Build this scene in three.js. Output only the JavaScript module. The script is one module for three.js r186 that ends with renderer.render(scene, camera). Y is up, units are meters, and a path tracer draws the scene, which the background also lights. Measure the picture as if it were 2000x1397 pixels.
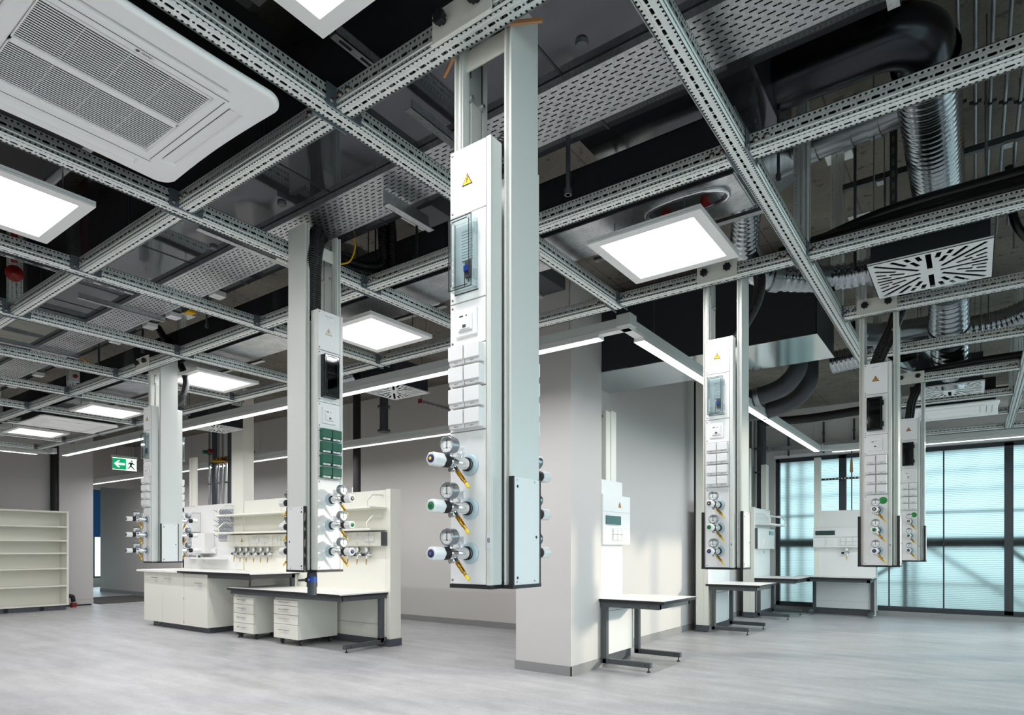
import * as THREE from 'three';
import { RoundedBoxGeometry } from 'three/addons/geometries/RoundedBoxGeometry.js';
import { RectAreaLightUniformsLib } from 'three/addons/lights/RectAreaLightUniformsLib.js';
import { mergeGeometries } from 'three/addons/utils/BufferGeometryUtils.js';

// ---------- camera, sky, sun, exposure ----------
// Room axes: u runs away to the right of the picture (three x), v away to the left (three -z), h is height (three y).
const scene = new THREE.Scene();
const renderer = new THREE.WebGLRenderer({ antialias: true });
renderer.toneMapping = THREE.LinearToneMapping;
renderer.toneMappingExposure = 1.2;
renderer.shadowMap.enabled = true;
RectAreaLightUniformsLib.init();
const W = 2000, H = 1397, FOCAL = 1243, HORIZON = 1073, EYE = 1.32, YAW = THREE.MathUtils.degToRad(36);
const camera = new THREE.PerspectiveCamera(2 * Math.atan(H / 2 / FOCAL) * 180 / Math.PI, W / H, 0.05, 200);
camera.position.set(0, EYE, 0);
camera.lookAt(Math.cos(YAW), EYE, -Math.sin(YAW));
camera.setViewOffset(W, H, 0, Math.round(H / 2 - HORIZON), W, H);   // a shifted lens: verticals stay upright
scene.background = new THREE.Color(0.67, 0.91, 1.0);                 // bright overcast sky
scene.backgroundIntensity = 3.5;
const sun = new THREE.DirectionalLight(0xfff1dc, 2.2);               // low winter sun through the windows behind the camera's right shoulder
sun.position.set(6 + 0.62 * 20, 1 + 0.26 * 20, -(3 - 20));
sun.target.position.set(6, 1, -3);
sun.castShadow = true; sun.shadow.radius = 4;
Object.assign(sun.shadow.camera, { left: -12, right: 12, top: 8, bottom: -8, near: 0.5, far: 60 });
sun.shadow.mapSize.set(4096, 4096);
sun.name = 'sun';
scene.add(sun, sun.target);
const PANEL_LIGHT = 17, STRIP_LIGHT = 36;

// ---------- helpers ----------
const V = (u, h, v) => new THREE.Vector3(u, h, -v);
const used = new Map(), bases = new WeakMap();
function numbered(name) { const n = used.get(name) ?? 0; used.set(name, n + 1); return n ? name + '_' + String(n).padStart(3, '0') : name; }
function info(o, label, category, group, kind) {
  if (label) o.userData.label = label; if (category) o.userData.category = category;
  if (group) o.userData.group = group; if (kind) o.userData.kind = kind; return o;
}
function thing(name, label, category, at = [0, 0, 0], group) {       // a Group at the thing's base
  const t = new THREE.Group(); t.name = numbered(name); t.position.copy(V(...at)); bases.set(t, V(...at)); scene.add(t);
  return info(t, label, category, group, 'thing');
}
function plainer(g) { const n = g.index ? g.toNonIndexed() : g.clone(); for (const k of Object.keys(n.attributes)) if (!['position', 'normal', 'uv'].includes(k)) n.deleteAttribute(k);
  if (!n.attributes.normal) n.computeVertexNormals();
  if (!n.attributes.uv) n.setAttribute('uv', new THREE.BufferAttribute(new Float32Array(n.attributes.position.count * 2), 2)); return n; }
function metreUV(g) {                                               // uv in metres, from the face's own plane
  const p = g.attributes.position, n = g.attributes.normal, uv = g.attributes.uv;
  for (let i = 0; i < p.count; i++) {
    const a = Math.abs(n.getX(i)), b = Math.abs(n.getY(i)), c = Math.abs(n.getZ(i));
    if (b >= a && b >= c) uv.setXY(i, p.getX(i), p.getZ(i)); else if (a >= c) uv.setXY(i, p.getZ(i), p.getY(i)); else uv.setXY(i, p.getX(i), p.getY(i));
  }
}
const merge = (list) => { list = [list].flat(); return list.length === 1 ? plainer(list[0]) : mergeGeometries(list.map(plainer)); };
function part(parent, name, geos, mat, label) {                     // geometry in room coordinates; parent is a thing, or a part of one
  const g = merge(geos), b = bases.get(parent) ?? new THREE.Vector3();
  if (mat.userData.metres) metreUV(g);
  g.translate(-b.x, -b.y, -b.z);
  const m = new THREE.Mesh(g, mat); m.name = name; m.castShadow = m.receiveShadow = true; if (label) m.userData.label = label;
  bases.set(m, b); parent.add(m); return m;
}
function again(parent, name, first, at, label) {                    // another mesh that shares geometry and material with the first
  const m = new THREE.Mesh(first.geometry, first.material); m.name = name; m.castShadow = m.receiveShadow = true; m.position.copy(V(...at)); if (label) m.userData.label = label; parent.add(m); return m;
}
function single(name, label, category, geos, mat, at = [0, 0, 0], group) {   // a thing that is one mesh
  const g = merge(geos); if (mat.userData.metres) metreUV(g); const b = V(...at); g.translate(-b.x, -b.y, -b.z);
  const m = new THREE.Mesh(g, mat); m.name = numbered(name); m.position.copy(b); m.castShadow = m.receiveShadow = true; scene.add(m); bases.set(m, b);
  return info(m, label, category, group, label ? 'thing' : null);
}
function struct(name, geos, mat) { const m = single(name, null, null, geos, mat); m.userData.kind = 'structure'; return m; }
function bx(u0, u1, h0, h1, v0, v1, r = 0, s = 2) {
  const w = Math.abs(u1 - u0), t = Math.abs(h1 - h0), d = Math.abs(v1 - v0);
  const g = r ? new RoundedBoxGeometry(w, t, d, s, Math.min(r, w / 2.01, t / 2.01, d / 2.01)) : new THREE.BoxGeometry(w, t, d);
  return g.translate((u0 + u1) / 2, (h0 + h1) / 2, -(v0 + v1) / 2);
}
const YUP = new THREE.Vector3(0, 1, 0);
function cyl(a, b, r0, r1 = r0, seg = 16) {                           // a, b in room coordinates
  const p = V(...a), q = V(...b), d = q.clone().sub(p), g = new THREE.CylinderGeometry(r1, r0, d.length(), seg);
  return g.applyQuaternion(new THREE.Quaternion().setFromUnitVectors(YUP, d.clone().normalize())).translate(...p.add(q).multiplyScalar(0.5).toArray());
}
function tube(pts, r, seg = 12, step = 10, tension = 0.5) { return new THREE.TubeGeometry(new THREE.CatmullRomCurve3(pts.map((p) => V(...p)), false, 'catmullrom', tension), pts.length * step, r, seg); }
function turned(profile, a, b, seg = 20) {                            // lathe [radius, distance] along a -> b direction, starting at a
  const p = V(...a), d = V(...b).sub(p).normalize();
  return new THREE.LatheGeometry(profile.map(([x, y]) => new THREE.Vector2(x, y)), seg).applyQuaternion(new THREE.Quaternion().setFromUnitVectors(YUP, d)).translate(p.x, p.y, p.z);
}
function ribbed(pts, r, amp, pitch, seg = 20, flat = 0.55) {          // a pipe whose radius swells in rings: corrugated hose, spiral duct
  const curve = new THREE.CatmullRomCurve3(pts.map((p) => V(...p))), L = curve.getLength(), n = Math.max(8, Math.round(L / pitch) * 4), f = curve.computeFrenetFrames(n), pos = [], idx = [];
  for (let i = 0; i <= n; i++) {
    const c = curve.getPointAt(i / n), k = i % 4, rr = r + amp * (k === 0 ? 1 : k === 2 ? -flat : 0.1);
    for (let j = 0; j < seg; j++) { const a = (j / seg) * 2 * Math.PI, x = Math.cos(a) * rr, y = Math.sin(a) * rr; pos.push(c.x + f.normals[i].x * x + f.binormals[i].x * y, c.y + f.normals[i].y * x + f.binormals[i].y * y, c.z + f.normals[i].z * x + f.binormals[i].z * y); }
  }
  for (let i = 0; i < n; i++) for (let j = 0; j < seg; j++) { const a = i * seg + j, b = i * seg + ((j + 1) % seg); idx.push(a, b, a + seg, b, b + seg, a + seg); }
  const g = new THREE.BufferGeometry(); g.setAttribute('position', new THREE.Float32BufferAttribute(pos, 3)); g.setIndex(idx); g.computeVertexNormals(); return g;
}
const quarter = Math.PI / 2;

// ---------- procedural textures ----------
let seedN = 7; const rnd = () => { seedN = (Math.imul(seedN, 1664525) + 1013904223) >>> 0; return seedN / 4294967296; };
function lattice(n) { const a = new Float32Array(n * n); for (let i = 0; i < a.length; i++) a[i] = rnd(); return a; }
function noiseField(size, cells, octaves, stretch = 1) {              // tileable value noise 0..1
  const out = new Float32Array(size * size); let amp = 1, total = 0;
  for (let o = 0, c = cells; o < octaves; o++, c *= 2, amp *= 0.55) {
    const cy = Math.max(1, Math.round(c / stretch)), l = lattice(Math.max(c, cy)), n = Math.max(c, cy); total += amp;
    for (let y = 0; y < size; y++) { const fy = (y / size) * cy, y0 = Math.floor(fy), ty = (fy - y0) ** 2 * (3 - 2 * (fy - y0)), ya = (y0 % cy) * n, yb = ((y0 + 1) % cy) * n;
      for (let x = 0; x < size; x++) { const fx = (x / size) * c, x0 = Math.floor(fx), tx = (fx - x0) ** 2 * (3 - 2 * (fx - x0)), xa = x0 % c, xb = (x0 + 1) % c;
        out[y * size + x] += amp * ((l[ya + xa] * (1 - tx) + l[ya + xb] * tx) * (1 - ty) + (l[yb + xa] * (1 - tx) + l[yb + xb] * tx) * ty); } }
  }
  for (let i = 0; i < out.length; i++) out[i] /= total; return out;
}
function texture(size, f, metres, color = true) {
  const d = new Uint8Array(size * size * 4);
  for (let i = 0; i < size * size; i++) { const c = f(i, i % size, (i / size) | 0); for (let k = 0; k < 3; k++) d[i * 4 + k] = Math.max(0, Math.min(255, c[k] ?? c[0])); d[i * 4 + 3] = 255; }
  const t = new THREE.DataTexture(d, size, size); t.wrapS = t.wrapT = THREE.RepeatWrapping; t.magFilter = THREE.LinearFilter; t.minFilter = THREE.LinearMipmapLinearFilter; t.generateMipmaps = true;
  if (color) t.colorSpace = THREE.SRGBColorSpace; t.repeat.set(1 / metres, 1 / metres); t.needsUpdate = true; return t;
}
const std = (color, roughness = 0.5, metalness = 0, more = {}) => new THREE.MeshStandardMaterial({ color, roughness, metalness, ...more });
const metres = (m) => { m.userData.metres = true; return m; };
const nA = noiseField(1024, 6, 6), nB = noiseField(1024, 48, 3), nS = noiseField(1024, 24, 4, 6), nF = noiseField(1024, 256, 1), noiseSoft = noiseField(1024, 4, 2);
const floorTex = texture(1024, (i) => { const g = 174 + (nA[i] - 0.5) * 22 + (nS[i] - 0.5) * 34 + (nB[i] - 0.5) * 14 + (nF[i] - 0.5) * 12; return [g, g, g * 1.003]; }, 2.6);
const floorRough = texture(1024, (i) => [104 + (nA[i] - 0.5) * 22 + (nB[i] - 0.5) * 16], 2.6, false);
const slabTex = texture(1024, (i, x, y) => { const joint = (x % 512 < 4 || y % 256 < 3) ? -34 : 0, spot = nB[i] > 0.72 ? -26 : 0, g = 112 + (nA[i] - 0.5) * 52 + (nF[i] - 0.5) * 12 + spot + joint; return [g, g * 0.955, g * 0.87]; }, 3.2);
const speckTex = texture(512, (i) => { const j = (i * 7) % (1024 * 1024), g = 138 + (nF[(i * 5) % 1048576] - 0.5) * 150 + (nF[j] > 0.85 ? -40 : 0); return [g, g, g * 0.99]; }, 0.16);
const zincTex = texture(512, (i, x, y) => { const k = y * 2 * 1024 + x * 2, g = 182 + (nA[k] - 0.5) * 44 + (nB[k] - 0.5) * 44; return [g, g * 1.01, g * 1.02]; }, 0.5);
const waveTex = texture(512, (i, x, y) => [noiseSoft[(y * 2) * 1024 + x * 2] * 255], 1.3, false);
const matTex = texture(512, (i) => { const g = 70 + (nF[(i * 3) % 1048576] - 0.5) * 60; return [g, g * 0.97, g * 0.9]; }, 0.25);
const stripeTex = texture(256, (i, x, y) => { const g = (y % 16) < 4 ? 186 : 246; return [g, g, g]; }, 0.55);
const dialTex = (() => { const c = document.createElement('canvas'); c.width = c.height = 128; const x = c.getContext('2d'); x.fillStyle = '#f2f3f0'; x.fillRect(0, 0, 128, 128); x.strokeStyle = '#222'; x.lineWidth = 4;
  for (let k = 0; k <= 20; k++) { const a = 0.75 * Math.PI + k * 0.075 * Math.PI, r = k % 5 ? 48 : 40; x.beginPath(); x.moveTo(64 + Math.cos(a) * 56, 64 + Math.sin(a) * 56); x.lineTo(64 + Math.cos(a) * r, 64 + Math.sin(a) * r); x.stroke(); }
  x.fillStyle = '#111'; x.font = 'bold 18px sans-serif'; x.textAlign = 'center'; x.fillText('bar', 64, 100); const t = new THREE.CanvasTexture(c); t.colorSpace = THREE.SRGBColorSpace; return t; })();
function print(w, h, draw) { const c = document.createElement('canvas'); c.width = w; c.height = h; const x = c.getContext('2d'); draw(x, w, h); const t = new THREE.CanvasTexture(c); t.colorSpace = THREE.SRGBColorSpace; return t; }

// ---------- materials ----------
const M = {
  floor: metres(std(0xffffff, 1, 0, { map: floorTex, roughnessMap: floorRough })),
  slab: metres(std(0xffffff, 0.9, 0, { map: slabTex })),
  wall: std(0xc6c3bf, 0.85), skirting: metres(std(0xffffff, 0.7, 0, { map: speckTex })),
  beam: std(0xe4e9e5, 0.42, 0.65), trunk: std(0xc9ceca, 0.4), bracket: std(0x6f7a82, 0.4, 0.6), bolt: std(0x8d8780, 0.35, 0.9), inside: std(0x50565a, 0.75, 0.2), zinc: metres(std(0xffffff, 0.34, 0.85, { map: zincTex })),  // inside: dark lining tone, shade behind the beam holes put into its colour
  steel: std(0x9aa0a3, 0.3, 0.95), chrome: std(0xe6e8ea, 0.09, 1), brass: std(0xc89a3a, 0.24, 1), yellow: std(0xf0b800, 0.5), yellowTip: std(0xf4cf24, 0.45),
  white: std(0xe9e9e6, 0.36), cream: std(0xe9e8dc, 0.42), paint: std(0xd6d8d2, 0.3), top: std(0xf1f0ea, 0.4), edge: std(0x16171a, 0.45), frame: std(0x4b4f52, 0.45), plinth: std(0x4d5056, 0.5),
  black: std(0x0b0b0c, 0.5), rubber: std(0x141416, 0.65), hose: std(0x08080a, 0.42), darkDuct: metres(std(0x55575b, 0.07, 0.7, { bumpMap: waveTex, bumpScale: 0.004 })), grey: std(0x4c4f53, 0.5), greyPipe: std(0x3c3f44, 0.45), darkVoid: std(0x050505, 0.9),
  flange: std(0xb5c9cf, 0.4), green: std(0x00563c, 0.4), blue: std(0x0d3f9b, 0.4), badgeGreen: std(0x0c7a45, 0.4), badgeBlue: std(0x1c2a66, 0.4), badgeGrey: std(0x5a6378, 0.4), red: std(0x7d1512, 0.45),
  plastic: new THREE.MeshPhysicalMaterial({ color: 0xf4f5f6, roughness: 0.35, transmission: 0.25, thickness: 0 }), dial: std(0xffffff, 0.5, 0, { map: dialTex }),
  smoke: new THREE.MeshPhysicalMaterial({ color: 0xf0f4f4, roughness: 0.04, transmission: 1, thickness: 0 }),
  smokeDark: new THREE.MeshPhysicalMaterial({ color: 0x5f7276, roughness: 0.04, transmission: 1, thickness: 0 }),
  clear: new THREE.MeshPhysicalMaterial({ color: 0xffffff, roughness: 0.0, transmission: 1, thickness: 0 }),
  module: std(0xbcc8ca, 0.5), ink: std(0x15151a, 0.6), wood: std(0xb98257, 0.6), mat: metres(std(0xffffff, 0.95, 0, { map: matTex })), handle: std(0xb7b2a6, 0.25, 1), dark: std(0x2c3034, 0.45, 0.3),
  windowFrame: std(0x3a3f43, 0.45, 0.2), blind: std(0x1d5f9d, 0.7), ac: std(0xf3f3f1, 0.45), shadowGap: std(0x060606, 0.9), diffuserPlate: std(0xe6e8e8, 0.3), conduit: std(0x55595c, 0.35, 0.7),
  glow: std(0xffffff, 0.5, 0, { emissive: 0xffffff, emissiveIntensity: 1.6 }), glowStrip: std(0xffffff, 0.5, 0, { emissive: 0xffffff, emissiveIntensity: 1.6 }),
  pane: metres(new THREE.MeshPhysicalMaterial({ color: 0x98a2a0, roughness: 0.5, transmission: 1, thickness: 0.02, ior: 1.14, map: stripeTex })),
};

// ---------- the room ----------
const SLAB = 4.25;
struct('floor', bx(-5.2, 15, -0.2, 0, -3.4, 26), M.floor);
struct('ceiling', bx(-5.2, 15, SLAB, 4.5, -3.4, 26), M.slab);
struct('wall_rear', bx(-5.2, -5, 0, SLAB, -3.4, 17.2), M.wall);
struct('wall_left', bx(-5.2, 5.66, 0, SLAB, 17, 17.2), M.wall);
struct('wall_left_block', [bx(5.66, 6.35, 0.14, SLAB, 16.85, 17.3), bx(5.655, 6.355, 0.03, 0.136, 16.84, 17.3)], M.wall);
struct('wall_passage', bx(6.35, 6.75, 0, SLAB, 22, 22.2), M.wall);
struct('wall_passage_head', bx(6.35, 8.45, 3.05, SLAB, 19.6, 19.8), M.wall);
struct('wall_passage_inner', bx(6.15, 6.35, 0, SLAB, 17.3, 25), M.wall);
struct('wall_back', bx(8.45, 8.65, 0, SLAB, 3.95, 21.9), M.wall);
struct('wall_pier', bx(5.69, 6.36, 0, SLAB, 3.38, 4.08), M.wall);
struct('wall_alcove', bx(6.36, 14.6, 0, SLAB, 3.75, 3.95), M.wall);
struct('wall_alcove_end', bx(14.5, 14.85, 0, SLAB, 3.5, 3.95), M.wall);
struct('wall_facade_upper', bx(14.5, 14.85, 3.27, SLAB, -3.2, 3.5), M.wall);
{ // far end of the passage: a window with a blue roller blind
  struct('wall_far', [bx(6.15, 12, 3.4, SLAB, 25, 25.2), bx(6.15, 12, 0, 0.3, 25, 25.2), bx(11, 12, 0, SLAB, 25, 25.2)], M.wall);
  struct('wall_far_side', bx(11.8, 12, 0, SLAB, 20.8, 25), M.wall);
  const bars = [bx(6.35, 11, 0.3, 0.36, 25, 25.1), bx(6.35, 11, 3.34, 3.4, 25, 25.1)]; for (let u = 6.35; u < 11.1; u += 0.775) bars.push(bx(u - 0.025, u + 0.025, 0.36, 3.34, 25, 25.1));
  const w = struct('window_4', bars, M.windowFrame); part(w, 'pane', bx(6.35, 11, 0.36, 3.34, 25.04, 25.05), M.clear);
  single('roller_blind', 'blue roller blind half lowered over the window at the end of the passage', 'blind', [bx(6.4, 10.95, 1.75, 3.34, 24.93, 24.935), cyl([6.4, 1.75, 24.932], [10.95, 1.75, 24.932], 0.014)], M.blind, [8.6, 1.75, 24.93]);
}
{ // the side wall behind the camera's right shoulder, with tall windows that let the low sun in
  const y0 = 0.3, y1 = 3.3, wins = [[-3.9, -0.9], [-0.6, 2.4], [5.2, 8.1], [8.4, 11.3], [11.6, 14.3]];
  struct('wall_right', [bx(-5.2, 14.85, 0, y0, -3.3, -3), bx(-5.2, 14.85, y1, SLAB, -3.3, -3), bx(-5.2, -3.9, y0, y1, -3.3, -3), bx(-0.9, -0.6, y0, y1, -3.3, -3), bx(2.4, 5.2, y0, y1, -3.3, -3), bx(8.1, 8.4, y0, y1, -3.3, -3), bx(11.3, 11.6, y0, y1, -3.3, -3), bx(14.3, 14.85, y0, y1, -3.3, -3)], M.wall);
  wins.forEach(([a, b], i) => { const m = (a + b) / 2, f = struct('window_' + (5 + i), [bx(a, a + 0.06, y0, y1, -3.2, -3.1), bx(b - 0.06, b, y0, y1, -3.2, -3.1), bx(a, b, y0, y0 + 0.06, -3.2, -3.1), bx(a, b, y1 - 0.06, y1, -3.2, -3.1), bx(m - 0.03, m + 0.03, y0, y1, -3.2, -3.1)], M.windowFrame);
    part(f, 'pane', bx(a + 0.06, m - 0.03, y0 + 0.06, y1 - 0.06, -3.155, -3.15), M.clear); part(f, 'pane', bx(m + 0.03, b - 0.06, y0 + 0.06, y1 - 0.06, -3.155, -3.15), M.clear); });
}
{ // facade windows: dark frames, panes of frosted, finely lined glass
  const U0 = 14.58, U1 = 14.68, top = 3.25;
  const win = (n, a, b, joints) => {
    const f = struct('window_' + n, [bx(U0, U1, 0.12, 0.19, a, b), bx(U0, U1, top - 0.06, top + 0.02, a, b), bx(U0, U1, 0.12, top, b - 0.07, b), bx(U0, U1, 0.12, top, a, a + 0.06)], M.windowFrame);
    const cuts = [a + 0.06, ...joints, b - 0.07];
    for (let i = 0; i + 1 < cuts.length; i++) part(f, 'pane', bx(14.63, 14.645, 0.19, top - 0.06, cuts[i] - (i ? -0.012 : 0.02), cuts[i + 1] + (i + 2 < cuts.length ? -0.012 : 0.02)), M.pane);
    for (const j of joints) part(f, 'joint', bx(14.62, 14.655, 0.19, top - 0.06, j - 0.012, j + 0.012), M.dark);
    return f;
  };
  win(1, 2.2, 3.49, []); win(2, -0.5, 2.2, [0.473, 1.372]); win(3, -3.1, -0.5, [-1.8]);
  struct('wall_facade_base', bx(14.5, 14.85, 0, 0.12, -3.2, 3.5), M.windowFrame);
  struct('trim_1', bx(14.46, 14.5, 3.27, 3.33, -3, 3.5), M.white);
}
// skirtings of speckled resin, coved up from the floor
struct('baseboard_pier', [bx(5.68, 5.69, 0, 0.1, 3.37, 4.09), bx(5.68, 6.36, 0, 0.1, 3.37, 3.38)], M.skirting);
struct('baseboard_back', bx(8.438, 8.45, 0, 0.1, 3.95, 21.9), M.skirting);
struct('baseboard_alcove', bx(6.36, 14.5, 0, 0.1, 3.738, 3.75), M.skirting);
struct('baseboard_left', bx(-5, 5.6, 0, 0.1, 16.99, 17), M.skirting);
struct('baseboard_facade', bx(14.488, 14.5, 0, 0.1, -3, 3.5), M.skirting);
struct('ground', bx(-40, 90, -3.3, -3, -60, 80), std(0x9a9a96, 0.9));
struct('lintel_facade', bx(14.3, 14.5, 3.95, SLAB, -3, 3.75), M.wall);
single('floor_mat', 'dark grey entrance mat lying at the mouth of the passage', 'mat', bx(6.5, 8.3, 0, 0.012, 16.9, 19.3), M.mat, [7.4, 0, 18]);

// scaffolding outside the frosted facade
{
  const poles = [[15.25, 1.15], [16.15, 1.05], [15.25, -1.35], [16.15, -1.45], [15.25, 3.4], [16.15, 3.3]];
  const s = thing('scaffolding', 'scaffolding of tubes and decks standing outside the frosted glass facade', 'scaffold', [15.7, -3, 0]);
  poles.forEach(([u, v]) => part(s, 'upright', cyl([u, -3, v], [u, 6, v], 0.05, 0.05, 10), M.steel));
  for (const h of [-0.4, 1.55, 3.55]) part(s, 'deck', [bx(15.15, 16.25, h - 0.2, h, -4.5, 5)], M.grey);
  for (const [h, u] of [[0.6, 16.15], [2.05, 15.25], [2.55, 16.15], [2.95, 16.15]]) part(s, 'ledger', cyl([u, h, -4.5], [u, h, 5], 0.024, 0.024, 8), M.steel);
  part(s, 'brace', cyl([15.3, 1.5, -0.3], [15.3, -0.4, -2.6], 0.045, 0.045, 8), M.steel); part(s, 'brace', cyl([15.3, 1.5, 0.6], [15.3, -0.4, 3.4], 0.04, 0.04, 8), M.steel);
  part(s, 'brace', cyl([16.1, 1.5, 1.0], [16.1, -0.2, -1.4], 0.04, 0.04, 8), M.steel);
}

// ---------- the ceiling grid of perforated steel beams ----------
const GU = [0.41, 1.61, 2.81, 4.01, 5.21, 6.41, 7.61, 8.81, 10.01, 11.21], GV = [-1.585, -0.385, 0.815, 2.015, 3.215, 4.415, 5.615, 6.815, 8.015, 9.215, 10.415, 11.615, 12.815];
const B0 = 3.0, B1 = 3.08;
function faceUnit() {                                               // 100 mm of one perforated face in its own plane: x along, y across, z out
  const strip = (y0, y1, holes) => { const s = new THREE.Shape([[0, y0], [0.1, y0], [0.1, y1], [0, y1]].map((p) => new THREE.Vector2(...p)));
    for (const [x, y, r, half] of holes) { const p = new THREE.Path(); if (!half) p.absarc(x, y, r, 0, 2 * Math.PI, true); else { p.absarc(x - half, y, r, 0.5 * Math.PI, 1.5 * Math.PI, false); p.absarc(x + half, y, r, 1.5 * Math.PI, 2.5 * Math.PI, false); } s.holes.push(p); }
    return new THREE.ShapeGeometry(s, 4); };
  const row = (y) => [0.01, 0.03, 0.05, 0.07, 0.09].map((x) => [x, y, 0.0049, 0]);
  const band = (y0, z0, y1, z1) => { const g = new THREE.BufferGeometry(); g.setAttribute('position', new THREE.Float32BufferAttribute([0, y0, z0, 0.1, y0, z0, 0.1, y1, z1, 0, y0, z0, 0.1, y1, z1, 0, y1, z1], 3)); g.computeVertexNormals(); return g; };
  return merge([strip(-0.037, -0.0185, row(-0.0275)), strip(0.0185, 0.037, row(0.0275)), strip(-0.0155, 0.0155, [[0.0125, 0, 0.0047, 0], [0.0375, 0, 0.0055, 0.0095], [0.0625, 0, 0.0047, 0], [0.0875, 0, 0.0055, 0.0095]]).translate(0, 0, 0.0028),
    band(-0.0185, 0, -0.0155, 0.0028), band(0.0155, 0.0028, 0.0185, 0), band(-0.04, -0.003, -0.037, 0), band(0.037, 0, 0.04, -0.003)]);
}
const UNIT = faceUnit();
function perforated(L, faces = 'bns', depth = 0.0372) {                             // a beam of length L along +x, centre of its section at the origin
  const n = Math.round(L / 0.1), k = L / (n * 0.1), out = [], row = mergeGeometries(Array.from({ length: n }, (_, i) => UNIT.clone().translate(i * 0.1, 0, 0))).scale(k, 1, 1);
  const put = (turn) => out.push(row.clone().translate(0, 0, depth).rotateX(turn));
  if (faces.includes('b')) put(Math.PI / 2); if (faces.includes('s')) put(0); if (faces.includes('n')) put(Math.PI); if (faces.includes('t')) put(-Math.PI / 2); else out.push(plainer(new THREE.BoxGeometry(L, 0.004, 0.074).translate(L / 2, 0.038, 0)));
  return mergeGeometries(out);
}
const SEG = 1.2 - 0.08 - 0.012, segGeo = perforated(SEG), segShade = perforated(SEG, 'bns', 0.0345), plateGeo = merge([new RoundedBoxGeometry(0.006, 0.088, 0.17, 1, 0.003)]), boltGeo = merge([turned([[0, 0], [0.013, 0], [0.013, 0.004], [0.009, 0.004], [0.009, 0.011], [0, 0.011]], [0, 0, 0], [1, 0, 0], 8)]);
const nth = ['first', 'second', 'third', 'fourth', 'fifth', 'sixth', 'seventh', 'eighth', 'ninth', 'tenth', 'eleventh', 'twelfth', 'thirteenth'];
function bare(parent, name, g, mat, at, turn = 0) { const m = new THREE.Mesh(g, mat); m.name = name; m.castShadow = m.receiveShadow = true; m.position.set(...at); m.rotation.y = turn; parent.add(m); return m; }
GV.forEach((v, j) => {                                              // through beams run away to the right
  const u0 = -4.8, u1 = j < 3 ? 11.25 : 4.05;
  const t = thing('perforated_beam', `long perforated grey through beam of the ceiling grid, ${nth[j]} counted from the window side`, 'beam', [u0, B0, v], 'long through beams of the ceiling grid');
  const p = bare(t, 'profile', perforated(u1 - u0), M.beam, [0, 0.04, 0]); bare(p, 'shade_skin', perforated(u1 - u0, 'bns', 0.0345), M.inside, [0, 0, 0]);  // added dark lining paints the shade seen through the holes
});
const rowOf = ['row nearest the camera', 'row by the near tall column', 'middle row behind the near column', 'row beside the long strip light', 'row by the large diffuser', 'row beyond the large diffuser', 'row at the last hanging column', 'row before the far cassette unit', 'row behind the far cassette unit', 'last row toward the facade'];
let segment = null;
GU.forEach((u, i) => GV.forEach((v, j) => {                          // short beams bolted between them
  const right = i > 3; if (j + 1 >= GV.length || (right ? j > 1 : j < 0)) return;
  if (!segment) {
    segment = new THREE.Group(); const body = bare(segment, 'profile', segGeo, M.beam, [0, 0.04, -0.046], quarter); bare(body, 'shade_skin', segShade, M.inside, [0, 0, 0]);  // same added lining, its dark colour stands for shade in the holes
    for (const s of [0.043, 1.2 - 0.043]) { const p = bare(segment, 'end_plate', plateGeo, M.bracket, [0, 0.04, -s], quarter); for (const w of [-0.062, 0.062]) bare(p, 'bolt', boltGeo, M.bolt, [s < 0.5 ? -0.002 : 0.002, w > 0 ? 0.02 : -0.02, w], s < 0.5 ? 0 : Math.PI); }
    for (const s of [0.07, 0.115, 1.085, 1.13]) for (const w of [-1, 1]) bare(segment, 'bolt', boltGeo, M.bolt, [w * 0.04, 0.043, -s], w > 0 ? 0 : Math.PI);
  }
  const t = segment.clone(); t.name = numbered('cross_beam'); t.position.copy(V(u, B0, v)); scene.add(t);
  info(t, `short perforated cross beam, ${rowOf[i]}, ${nth[j]} bay from window side`, 'beam', 'short cross beams of the ceiling grid', 'thing');
}));
// uprights of the same profile that carry the grid from the slab
const postGeo = perforated(1.165, 'bnst').rotateZ(quarter);
[[1.61, 5.615], [1.61, 6.815], [2.81, 8.015], [4.01, 0.815], [5.21, 0.815], [6.41, 0.815], [7.61, 0.815], [4.01, 5.615], [4.01, 8.015], [2.81, 10.415], [1.61, 10.415], [8.81, -0.385], [10.01, -0.385]].forEach(([u, v], i) => {
  const t = thing('perforated_post', `perforated grey upright between slab and ceiling grid, ${nth[i]} of thirteen`, 'post', [u, B1, v], 'uprights between slab and grid');
  bare(t, 'profile', postGeo, M.beam, [0, 0.004, 0]); part(t, 'head_plate', bx(u - 0.13, u + 0.13, 4.238, 4.25, v - 0.09, v + 0.09, 0.004), M.beam);
});

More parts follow.
